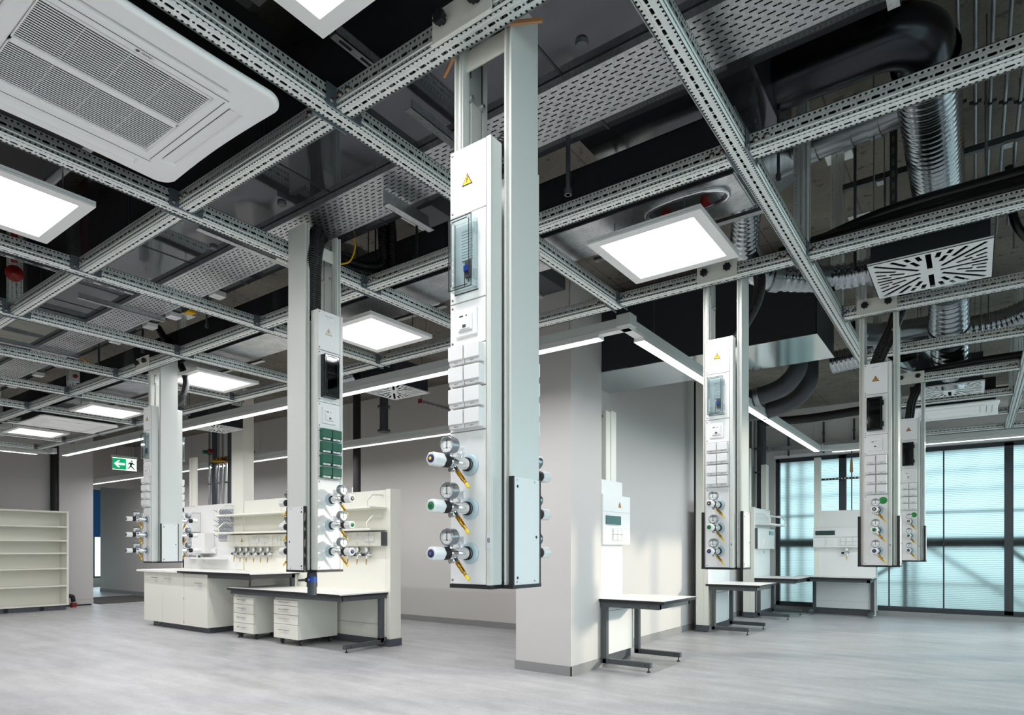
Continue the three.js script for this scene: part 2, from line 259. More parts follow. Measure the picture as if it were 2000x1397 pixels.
// ---------- square light panels in the grid ----------
const panelGeo = { frame: null };
function lightPanel(u, v, label) {
  const t = thing('light_panel', label, 'ceiling light', [u, B0, v], 'square light panels in the ceiling grid'), s = 0.32, g = 0.265;
  if (!panelGeo.frame) {
    const sh = new THREE.Shape([[-s, -s], [s, -s], [s, s], [-s, s]].map((p) => new THREE.Vector2(...p))); sh.holes.push(new THREE.Path([[-g, -g], [-g, g], [g, g], [g, -g]].map((p) => new THREE.Vector2(...p))));
    panelGeo.frame = merge([new THREE.ExtrudeGeometry(sh, { depth: 0.012, bevelEnabled: false }).rotateX(-quarter), new THREE.BoxGeometry(2 * s, 0.014, 2 * s).translate(0, 0.021, 0)]);
    panelGeo.glass = merge([new THREE.BoxGeometry(2 * g, 0.004, 2 * g).translate(0, 0.006, 0)]);
    panelGeo.rail = merge([new THREE.BoxGeometry(0.04, 0.02, 1.12)]); panelGeo.rod = merge([new THREE.CylinderGeometry(0.004, 0.004, 0.16, 8)]);
  }
  bare(t, 'frame', panelGeo.frame, M.white, [0, 0, 0]); bare(t, 'diffuser', panelGeo.glass, M.glow, [0, 0, 0]);
  for (const x of [-0.22, 0.22]) { bare(t, 'support_rail', panelGeo.rail, M.zinc, [x, 0.18, 0]); for (const z of [-0.2, 0.2]) bare(t, 'hanger', panelGeo.rod, M.steel, [x, 0.1, z]); }
  const l = new THREE.RectAreaLight(0xfdfbff, PANEL_LIGHT, 2 * g, 2 * g); l.name = 'panel_light'; l.position.set(0, -0.004, 0); l.rotation.x = -quarter; t.add(l);
}
lightPanel(3.41, 1.415, 'square light panel hanging beside the near tall column under a round duct');
lightPanel(3.41, 3.815, 'square light panel above the column with green sockets');
lightPanel(3.41, 6.215, 'square light panel just behind the column in front of the tall cabinet bench');
lightPanel(3.41, 8.615, 'square light panel on this side of the far ceiling cassette');
lightPanel(3.41, 11.015, 'square light panel beyond the far ceiling cassette, smallest of the row');
lightPanel(1.01, 1.415, 'square light panel cut by the top edge of the picture');
lightPanel(1.01, 3.815, 'square light panel cut by the side of the picture below the big ceiling cassette');
[[1.01, 6.215], [1.01, 8.615], [1.01, 11.015], [-1.39, 1.415], [-1.39, 3.815], [-1.39, 6.215], [1.01, -0.985], [-1.39, -0.985], [-3.79, -0.985], [-3.79, 1.415], [-3.79, 3.815], [-3.79, 6.215]].forEach(([u, v], i) => lightPanel(u, v, `unseen square light panel beyond the picture edge, ${nth[i]} of twelve`));  // unseen panels; the later half added as fill light for the column fronts

// ---------- suspended strip lights ----------
function stripLight(a, b, label) {                                  // a, b: [u, v] ends; a trunking with a tapered bottom lens
  const L = Math.hypot(b[0] - a[0], b[1] - a[1]), mid = [(a[0] + b[0]) / 2, 3.0, (a[1] + b[1]) / 2], along = Math.abs(b[0] - a[0]) > Math.abs(b[1] - a[1]);
  const t = thing('strip_light', label, 'strip light', mid, 'suspended strip lights round the benches'), turn = along ? 0 : quarter;
  const ext = (pts, l, y) => new THREE.ExtrudeGeometry(new THREE.Shape(pts.map((p) => new THREE.Vector2(...p))), { depth: l, bevelEnabled: false }).translate(0, y, -l / 2).rotateY(quarter);
  bare(t, 'trunking', merge(ext([[-0.032, 0.055], [0.032, 0.055], [0.032, 0.125], [-0.032, 0.125]], L, 0)), M.trunk, [0, 0, 0], turn);
  bare(t, 'reflector', merge(ext([[-0.048, 0.004], [0.048, 0.004], [0.036, 0.055], [-0.036, 0.055]], L, 0)), M.white, [0, 0, 0], turn);
  bare(t, 'lens', merge(new THREE.BoxGeometry(L - 0.02, 0.004, 0.086).translate(0, 0.002, 0)), M.glowStrip, [0, 0, 0], turn);
  for (let k = 0; k <= Math.round(L / 2.5); k++) { const s = -L / 2 + 0.3 + (k * (L - 0.6)) / Math.round(L / 2.5 || 1); bare(t, 'suspension_wire', merge(new THREE.CylinderGeometry(0.002, 0.002, 1.115, 5).translate(s, 0.6825, 0)), M.steel, [0, 0, 0], turn); }
  const l = new THREE.RectAreaLight(0xfbfbff, STRIP_LIGHT, L - 0.04, 0.08); l.name = 'strip_area_light'; l.rotation.set(-quarter, 0, along ? 0 : quarter); l.position.set(0, -0.004, 0); t.add(l);
  return t;
}
stripLight([4.55, 2.42], [4.55, 13.3], 'long strip light running back over the benches, cornered by the pier');
stripLight([4.78, 2.2], [12.0, 2.2], 'strip light running from the corner piece toward the frosted facade');
stripLight([12.2, 2.0], [12.2, -2.9], 'strip light running along the frosted windows');
stripLight([4.2, 13.5], [-3, 13.5], 'strip light across the far end above the shelving unit');
stripLight([7.0, 5.6], [7.0, 19], 'strip light behind the laboratory bench along the back wall');
function cornerPiece(u, v, du, dv, label) {
  const t = thing('strip_light_corner', label, 'light connector', [u, 3.0, v]);
  part(t, 'elbow', [bx(u - 0.06, u + 0.06, 3.05, 3.145, v - 0.06, v + 0.06, 0.006), bx(u, u + du, 3.055, 3.125, v - 0.032, v + 0.032), bx(u - 0.032, u + 0.032, 3.055, 3.125, v, v + dv)], M.trunk);
  part(t, 'underside', [bx(u - 0.04, u + du, 3.03, 3.055, v - 0.036, v + 0.036), bx(u - 0.036, u + 0.036, 3.03, 3.055, v - 0.04, v + dv)], M.white);
}
cornerPiece(4.55, 2.2, 0.23, 0.22, 'grey corner piece joining two strip lights in front of the pier');
cornerPiece(12.2, 2.2, -0.2, -0.2, 'grey corner piece joining the strip lights near the facade');
cornerPiece(4.4, 13.5, -0.2, -0.2, 'grey corner piece joining the strip lights at the far end');

// ---------- gas taps ----------
const tapGeo = (() => {
  const o = {}, a = [0, 0, 0], X = [-1, 0, 0];
  const rib = (r0, r1, x0, x1) => { const s = new THREE.Shape(); for (let k = 0; k <= 72; k++) { const t = (k / 72) * 2 * Math.PI, r = r0 * (1 + 0.055 * Math.cos(t * 6)); k ? s.lineTo(Math.cos(t) * r, Math.sin(t) * r) : s.moveTo(Math.cos(t) * r, Math.sin(t) * r); }
    return new THREE.ExtrudeGeometry(s, { depth: x1 - x0 - 0.012, bevelEnabled: true, bevelThickness: 0.006, bevelSize: 0.005, bevelSegments: 3, curveSegments: 1 }).rotateY(-quarter).translate(-x0 - 0.006, 0, 0); };
  o.body = merge([turned([[0, 0], [0.021, 0], [0.021, 0.02], [0.0195, 0.024], [0.0195, 0.066], [0.0165, 0.072], [0.0165, 0.11], [0, 0.11]], a, X, 24), cyl([-0.098, 0.012, 0], [-0.098, 0.03, 0], 0.007), cyl([-0.045, 0.012, 0.0], [-0.045, 0.026, 0], 0.006), cyl([-0.078, -0.008, 0], [-0.078, -0.03, -0.014], 0.008), cyl([-0.083, -0.024, 0.002], [-0.095, -0.024, 0.004], 0.009)]);
  o.flange = merge(turned([[0, 0], [0.036, 0], [0.036, 0.003], [0.031, 0.008], [0.022, 0.01], [0, 0.01]], a, X, 28));
  o.seal = merge([0.028, 0.036].map((x) => new THREE.TorusGeometry(0.0205, 0.0024, 8, 24).rotateY(quarter).translate(-x + 0.014, 0, 0)));
  o.collar = merge(turned([[0, 0.108], [0.0185, 0.108], [0.0205, 0.111], [0.0205, 0.134], [0.018, 0.137], [0, 0.137]], a, X, 24));
  o.knob = merge([rib(0.0165, 0.0165, 0.136, 0.186)]);
  o.badge = merge(turned([[0, 0.186], [0.013, 0.186], [0.012, 0.1885], [0, 0.189]], a, X, 20)); o.pip = merge(turned([[0, 0.189], [0.0055, 0.189], [0.005, 0.1905], [0, 0.191]], a, X, 14));
  o.gauge = merge([turned([[0, 0], [0.024, 0], [0.0262, 0.003], [0.0262, 0.03], [0.0275, 0.031], [0.0275, 0.036], [0.0245, 0.036], [0.0245, 0.033], [0, 0.033]], [-0.08, 0.053, 0], X, 28), cyl([-0.098, 0.02, 0], [-0.098, 0.032, 0], 0.009, 0.011)]);
  o.dial = merge(new THREE.CircleGeometry(0.0243, 28).rotateY(-quarter).translate(-0.1136, 0.053, 0)); o.needle = merge(bx(-0.1146, -0.1138, 0.04, 0.07, -0.0012, 0.0012));
  o.wing = merge([turned([[0, 0], [0.009, 0], [0.011, 0.014], [0, 0.016]], [-0.045, 0.022, 0], [0, 1, 0], 16), bx(-0.05, -0.04, 0.028, 0.054, -0.017, 0.017, 0.004)]);
  const d = [0, -0.76, -0.65], q = (s) => [-0.078, -0.028 + d[1] * s, -0.012 + d[2] * s];
  o.nozzle = merge([cyl(q(0), q(0.02), 0.0085, 0.0085, 6), cyl(q(0.02), q(0.028), 0.0065), cyl(q(0.026), q(0.042), 0.0082, 0.0075, 6), ...[0.042, 0.047, 0.052].map((s) => cyl(q(s), q(s + 0.005), 0.0055, 0.004))]);
  o.tip = merge(cyl(q(0.056), q(0.073), 0.0052, 0.0046)); return o;
})();
function gasTap(parent, at, turn, badge, pip) {                     // a part with its sub-parts
  const t = bare(parent, 'gas_tap', tapGeo.body, M.chrome, at, turn);
  bare(t, 'flange', tapGeo.flange, M.flange, [0, 0, 0]); bare(t, 'seal_rings', tapGeo.seal, M.rubber, [0, 0, 0]); bare(t, 'collar', tapGeo.collar, M.rubber, [0, 0, 0]); bare(t, 'knob', tapGeo.knob, M.white, [0, 0, 0]);
  bare(t, 'badge', tapGeo.badge, badge, [0, 0, 0]); bare(t, 'badge_centre', tapGeo.pip, pip, [0, 0, 0]); bare(t, 'gauge', tapGeo.gauge, M.steel, [0, 0, 0]); bare(t, 'gauge_dial', tapGeo.dial, M.dial, [0, 0, 0]); bare(t, 'needle', tapGeo.needle, M.ink, [0, 0, 0]);
  bare(t, 'wing_knob', tapGeo.wing, M.plastic, [0, 0, 0]); bare(t, 'nozzle', tapGeo.nozzle, M.brass, [0, 0, 0]); bare(t, 'nozzle_tip', tapGeo.tip, M.yellowTip, [0, 0, 0]);
  return t;
}

// ---------- printed labels, warning signs ----------
const plateTex = print(256, 96, (x, w, h) => { x.fillStyle = '#f2f2f4'; x.fillRect(0, 0, w, h); x.fillStyle = '#26306a'; x.font = 'bold 27px sans-serif'; x.fillText('Laborbau Systeme', 12, 34); x.fillStyle = '#77798a'; x.font = '15px sans-serif'; x.fillText('Hemling GmbH & Co. KG', 50, 60); x.fillText('Tel. 0 25 61 / 6 87 62-0', 22, 84); });
const socketTex = print(128, 32, (x, w, h) => { x.fillStyle = '#dcdcdc'; x.fillRect(0, 0, w, h); x.fillStyle = '#222'; x.font = 'bold 20px sans-serif'; x.textAlign = 'center'; x.fillText('F4/1', w / 2, 24); });
const stripTex = print(64, 256, (x, w, h) => { x.fillStyle = '#f4f4f4'; x.fillRect(0, 0, w, h); x.fillStyle = '#222'; x.save(); x.translate(42, 16); x.rotate(Math.PI / 2); x.font = 'bold 34px sans-serif'; x.fillText('F4  16A  230V', 0, 0); x.restore(); });
const M2 = { plate: std(0xffffff, 0.5, 0, { map: plateTex }), socketPrint: std(0xffffff, 0.5, 0, { map: socketTex }), sidePrint: std(0xffffff, 0.5, 0, { map: stripTex }) };
const triangle = (s) => { const h = s * 0.866, p = [[0, h * 0.6], [-s / 2, -h * 0.4], [s / 2, -h * 0.4]]; return new THREE.Shape(p.map((q) => new THREE.Vector2(...q))); };
const flash = new THREE.Shape([[0.06, 0.28], [-0.1, 0.02], [-0.015, 0.02], [-0.075, -0.16], [-0.12, -0.13], [-0.06, -0.27], [0.03, -0.15], [-0.02, -0.16], [0.1, 0.08], [0.01, 0.08], [0.13, 0.28]].map((q) => new THREE.Vector2(...q)));
const flatTo = (g, turn, at) => g.rotateY(turn).translate(at[0], at[1], -at[2]);
function warningSign(parent, at, turn, s, yellow = M.yellow) {       // on a face whose outside is +z before the turn
  const k = (g) => flatTo(g, turn, at), e = (shape, d) => new THREE.ExtrudeGeometry(shape, { depth: d, bevelEnabled: false });
  const w = part(parent, 'warning_sign', k(e(triangle(s), 0.0008)), M.ink), inner = e(triangle(s * 0.76), 0.0012);
  part(w, 'yellow_field', k(inner.translate(0, -0.0, 0)), yellow); part(w, 'lightning_bolt', k(e(flash, 0.0016).scale(s * 0.8, s * 0.8, 1).translate(0, s * 0.05, 0)), M.ink);
  return w;
}

// ---------- hanging service columns ----------
const CH = 1.19;                                                   // underside of every column above the floor
const sh2 = (pts) => new THREE.Shape(pts.map((p) => new THREE.Vector2(...p)));
const upright = (pts, h0, h1) => new THREE.ExtrudeGeometry(sh2(pts), { depth: h1 - h0, bevelEnabled: false }).rotateX(-quarter).translate(0, h0, 0);   // outline in x (=u) and z turned to -v
const socketGeo = merge([bx(-0.024, 0, -0.031, 0.031, -0.032, 0.032, 0.004)]), flapGeo = merge([bx(-0.03, -0.023, -0.018, 0.0305, -0.0315, 0.0315, 0.003)]), stripGeo = merge(new THREE.PlaneGeometry(0.05, 0.01).rotateY(-quarter).translate(-0.0246, -0.0245, 0));
const screwGeo = merge([turned([[0, 0], [0.004, 0], [0.004, 0.0015], [0.002, 0.0025], [0, 0.0025]], [0, 0, 0], [-1, 0, 0], 8)]);
const PANELS = [[0.014, 0.516], [0.52, 0.659], [0.663, 0.8], [0.804, 0.946], [0.95, 1.235], [1.239, 1.458]];
function columnFace(t, s) {                                        // s = 1: the face at -u; s = -1: the same on the other side
  const turn = s > 0 ? 0 : Math.PI, R = (g) => g.rotateY(turn), add = (n, g, m, l) => part(t, n, [g].flat().map(R), m, l);
  add('housing', [bx(-0.131, -0.08, 0.012, 1.46, -0.0865, 0.0865, 0.003), bx(-0.14, -0.13, 0.012, 1.46, -0.0865, -0.0675, 0.0015), bx(-0.139, -0.13, 0.012, 1.46, 0.0845, 0.0865, 0.0005)], M.paint);
  PANELS.forEach(([a, b], i) => { add('front_panel', bx(-0.14, -0.1305, a, b, -0.065, 0.084, 0.001, 1), M.white);
    for (const h of [a + 0.012, b - 0.012]) { const c = bare(t, 'screw', screwGeo, M.bolt, [s * -0.14, h, s * -0.0755], turn); } });
  add('name_plate', new THREE.PlaneGeometry(0.062, 0.023).rotateY(-quarter).translate(-0.1404, 1.428, -0.012), M2.plate);
  warningSign(t, s > 0 ? [-0.14, 1.345, 0.012] : [0.14, 1.345, -0.012], s > 0 ? -quarter : quarter, 0.046);
  // breaker window
  const f = add('breaker_box', [bx(-0.144, -0.139, 0.985, 1.2, -0.03, 0.06, 0.006), bx(-0.1445, -0.1435, 1.0, 1.185, -0.022, 0.052)], M.module);
  for (let k = 0; k < 11; k++) part(f, 'blank_slat', R(bx(-0.149, -0.144, 1.078 + k * 0.0095, 1.086 + k * 0.0095, -0.016, 0.03, 0.001, 1)), M.module);
  part(f, 'breaker', R(bx(-0.154, -0.144, 1.018, 1.072, -0.012, 0.012, 0.002)), M.grey); part(f, 'breaker_lever', R(bx(-0.162, -0.154, 1.036, 1.056, -0.009, 0.011, 0.002)), M.blue);
  part(f, 'wire', R(bx(-0.146, -0.144, 0.995, 1.06, 0.018, 0.0205)), M.red); part(f, 'side_label', R(new THREE.PlaneGeometry(0.012, 0.075).rotateY(-quarter).translate(-0.1735, 1.035, -0.05)), M2.sidePrint);
  const rim = [[1.205, 1.211], [0.976, 0.982]].map(([a, b]) => bx(-0.174, -0.14, a, b, -0.034, 0.064, 0.003)); rim.push(bx(-0.174, -0.14, 0.978, 1.209, 0.058, 0.064, 0.003), bx(-0.174, -0.14, 0.978, 1.209, -0.034, -0.029, 0.003), bx(-0.168, -0.15, 1.15, 1.185, -0.042, -0.033, 0.002), bx(-0.168, -0.15, 1.0, 1.035, -0.042, -0.033, 0.002));
  part(f, 'cover_rim', rim.map(R), M.smoke); part(f, 'cover', R(bx(-0.1745, -0.1735, 0.976, 1.211, -0.034, 0.064, 0.0)), M.smoke);
  part(f, 'cover_gasket', [bx(-0.1755, -0.174, 0.99, 1.197, 0.051, 0.0535), bx(-0.1755, -0.174, 0.99, 1.197, -0.0245, -0.022), bx(-0.1755, -0.174, 1.2, 1.2025, -0.016, 0.046), bx(-0.1755, -0.174, 0.9845, 0.987, -0.016, 0.046), bx(-0.1755, -0.174, 0.978, 1.209, 0.0615, 0.064), bx(-0.1755, -0.174, 0.978, 1.209, -0.034, -0.0325), bx(-0.1755, -0.174, 1.2085, 1.211, -0.034, 0.064), bx(-0.1755, -0.174, 0.976, 0.9785, -0.034, 0.064), bx(-0.142, -0.1405, 0.975, 0.978, -0.035, 0.065), bx(-0.142, -0.1405, 0.975, 1.212, 0.064, 0.066)].map(R), M.black);
  // data outlet
  const o = add('data_outlet', [bx(-0.147, -0.139, 0.83, 0.922, -0.032, 0.058, 0.005), bx(-0.152, -0.146, 0.847, 0.905, -0.016, 0.042, 0.003)], M.white);
  part(o, 'outlet_flap', R(bx(-0.155, -0.15, 0.852, 0.884, -0.008, 0.034, 0.002)), M.white); part(o, 'outlet_slots', [bx(-0.1525, -0.151, 0.893, 0.898, 0.02, 0.036), bx(-0.1525, -0.151, 0.893, 0.898, 0.004, 0.009), bx(-0.1556, -0.1545, 0.856, 0.866, 0.006, 0.02)].map(R), M.conduit);
  for (const h of [0.767, 0.697, 0.626, 0.556]) for (const v of [0.0415, -0.0265]) {
    const k = bare(t, 'socket', socketGeo, M.white, [s * -0.138, h, s * -v], turn); bare(k, 'flap', flapGeo, M.white, [0, 0, 0]); bare(k, 'label_strip', stripGeo, M2.socketPrint, [0, 0, 0]);
  }
  [[0.406, M.badgeBlue, M.yellowTip], [0.262, M.badgeGreen, M.green], [0.116, M.badgeBlue, M.badgeGrey]].forEach(([h, b, p]) => gasTap(t, [s * -0.14, h, 0], turn, b, p));
  add('number_tag', bx(-0.1415, -0.14, 0.13, 0.185, -0.0865, -0.069), M.plastic); add('number_print', [bx(-0.142, -0.1414, 0.15, 0.165, -0.077, -0.0745), bx(-0.142, -0.1414, 0.15, 0.165, -0.082, -0.0795)], M.ink);
}
function makeColumn() {
  const t = new THREE.Group(); bases.set(t, new THREE.Vector3());
  for (const s of [1, -1]) {                                       // the two carrying channels, grooved in front and inside
    const o = 0.122, i = 0.09, y = (p) => p.map(([a, b]) => [a, b * s]);
    part(t, 'channel', upright(y([[-0.078, o], [0.078, o], [0.078, i + 0.012], [0.066, i + 0.012], [0.066, i], [0.042, i], [0.042, i + 0.009], [0.028, i + 0.009], [0.028, i], [-0.024, i], [-0.024, i + 0.009], [-0.038, i + 0.009], [-0.038, i], [-0.07, i], [-0.07, i + 0.004], [-0.078, i + 0.004], [-0.078, i + 0.011], [-0.066, i + 0.013], [-0.066, i + 0.024], [-0.078, i + 0.026]].slice()), 0.012, 1.94), M.paint);
    part(t, 'cover_plate', bx(-0.074, 0.074, 0.012, 0.365, s * 0.122, s * 0.131), M.white);
    part(t, 'edge_strip', [bx(-0.081, -0.074, 0.0, 0.367, s * 0.114, s * 0.1325), bx(0.074, 0.081, 0.0, 0.367, s * 0.114, s * 0.1325)], M.edge);
    part(t, 'plug', [[-0.055, 0.335], [0.055, 0.17], [-0.055, 0.035]].map(([u, h]) => cyl([u, h, s * 0.1305], [u, h, s * 0.1318], 0.005, 0.005, 12)), M.black);
    part(t, 'cover_screw', [[-0.058, 0.356], [0.045, 0.356], [-0.058, 0.022], [0.045, 0.022]].map(([u, h]) => cyl([u, h, s * 0.1305], [u, h, s * 0.1325], 0.0038, 0.003, 8)), M.steel);
    part(t, 'slotted_plate', bx(-0.036, 0.04, 1.7, 1.93, s * 0.0885, s * 0.0905), M.beam);
    part(t, 'slot', [bx(-0.033, -0.028, 1.78, 1.9, s * 0.0878, s * 0.0886), bx(0.03, 0.035, 1.72, 1.86, s * 0.0878, s * 0.0886)], M.darkVoid);
    part(t, 'clamp_bolt', [[-0.03, 1.71], [0.033, 1.875], [0.033, 1.715]].map(([u, h]) => cyl([u, h, s * 0.0885], [u, h, s * 0.078], 0.008, 0.008, 6)), M.zinc);
  }
  columnFace(t, 1); columnFace(t, -1);
  part(t, 'crosspiece', bx(-0.05, -0.045, 1.79, 1.86, -0.09, 0.09), M.cream);
  part(t, 'bottom_cap', upright([[-0.141, 0.088], [-0.141, -0.088], [-0.083, -0.088], [-0.083, -0.133], [0.083, -0.133], [0.083, -0.088], [0.141, -0.088], [0.141, 0.088], [0.083, 0.088], [0.083, 0.133], [-0.083, 0.133], [-0.083, 0.088]], 0, 0.012), M.edge);
  const c = part(t, 'clamp_plate', [bx(-0.188, -0.182, 1.808, 1.915, -0.125, 0.125, 0.002), bx(-0.196, -0.182, 1.804, 1.809, -0.125, 0.125)], M.cream);
  const star = new THREE.Shape(); for (let k = 0; k <= 84; k++) { const a = (k / 84) * 2 * Math.PI, r = 0.0195 + 0.0028 * Math.cos(7 * a); k ? star.lineTo(Math.cos(a) * r, Math.sin(a) * r) : star.moveTo(Math.cos(a) * r, Math.sin(a) * r); }
  for (const v of [-0.072, 0.072]) part(c, 'star_knob', [new THREE.ExtrudeGeometry(star, { depth: 0.014, bevelThickness: 0.003, bevelSize: 0.002, bevelSegments: 2, curveSegments: 1 }).rotateY(-quarter).translate(-0.204, 1.865, -v), cyl([-0.188, 1.865, v], [-0.206, 1.865, v], 0.011)], M.rubber);
  part(t, 'clamp_screw', [-0.072, 0.072].map((v) => cyl([-0.182, 1.892, v], [-0.05, 1.892, v], 0.004)), M.steel);
  return t;
}
const column = makeColumn();
const COLS = [
  [1.75, 1.34, 0, 'tall white service column nearest the camera with white sockets and three gas taps'],
  [2.30, 3.075, quarter, 'service column with dark green sockets and a blue valve under its foot'],
  [2.95, 6.25, 0, 'service column hanging in front of the three-door laboratory cupboard'],
  [4.15, 1.302, 0, 'service column hanging above the narrow bench between pier and facade'],
  [5.35, 0.56, 0, 'front one of two service columns with a green sticker before the frosted glass'],
  [7.75, 0.53, 0, 'rear one of two service columns with a green sticker, half hidden behind its twin'],
];
const columns = COLS.map(([u, v, turn, label], i) => {
  const t = i ? column.clone() : column; t.name = numbered('service_column'); t.position.copy(V(u, CH, v)); t.rotation.y = turn; scene.add(t);
  return info(t, label, 'service column', 'service columns hung from the ceiling grid', 'thing');
});
for (const o of columns[1].children) if (/^clamp_(plate|screw)$/.test(o.name)) o.rotation.y = Math.PI;   // this one hangs on the near side of its beam
for (const i of [3, 4, 5]) columns[i].remove(columns[i].children.find((o) => o.name === 'crosspiece'));
columns[1].traverse((o) => { if (o.isMesh && o.position.z !== undefined && (o.name === 'socket' || (o.name === 'flap'))) o.material = M.green; });
columns[1].children.filter((o) => o.name === 'warning_sign').forEach((w) => { w.material = std(0xb9a892, 0.5); w.children[0].material = std(0xeadfce, 0.4); });
for (const i of [1, 4, 5]) for (const o of columns[i].children) if (o.name === 'breaker_box') for (const k of o.children) if (k.name === 'cover' || k.name === 'cover_rim') k.material = M.smokeDark;
for (const i of [4, 5]) { const s = bare(columns[i], 'round_sticker', merge(cyl([-0.1405, 0.475, -0.035], [-0.142, 0.475, -0.035], 0.0255, 0.0255, 28)), std(0x178a3b, 0.5), [0, 0, 0]); s.userData.label = 'round green sticker';
  for (const w of columns[i].children.filter((o) => o.name === 'warning_sign')) w.children[0].material = std(0xc98524, 0.5); }
{ // blue drain valve under the column with green sockets
  const t = columns[1]; const x = 0.0, pipe = (a, b, r) => cyl([x, a, 0.02], [x, b, 0.02], r);
  const v = bare(t, 'valve', merge([pipe(0, -0.09, 0.024), pipe(-0.008, -0.03, 0.028), pipe(-0.09, -0.135, 0.026), pipe(-0.062, -0.088, 0.03)]), M.greyPipe, [0, 0, 0]); v.userData.label = 'grey drain pipe with a blue ball valve';
  bare(v, 'valve_body', merge([pipe(-0.028, -0.066, 0.029), cyl([x, -0.047, 0.02], [x, -0.047, 0.055], 0.014)]), M.blue, [0, 0, 0]); bare(v, 'valve_handle', merge([cyl([x, -0.047, 0.055], [x, -0.047, 0.11], 0.007, 0.006), cyl([x, -0.047, 0.05], [x, -0.047, 0.062], 0.012)]), M.rubber, [0, 0, 0]);
}
single('plywood_strip', 'thin bent plywood strip wedged above the near tall column beside its beam', 'wood strip', new THREE.ExtrudeGeometry(sh2([[1.722, 1.13], [1.66, 1.24], [1.655, 1.34], [1.66, 1.44], [1.718, 1.545], [1.712, 1.552], [1.654, 1.45], [1.65, 1.34], [1.654, 1.23], [1.714, 1.124]]), { depth: 0.012, bevelEnabled: false }).rotateX(-quarter).translate(0, 3.02, 0), M.wood, [1.66, 3.02, 1.34]);

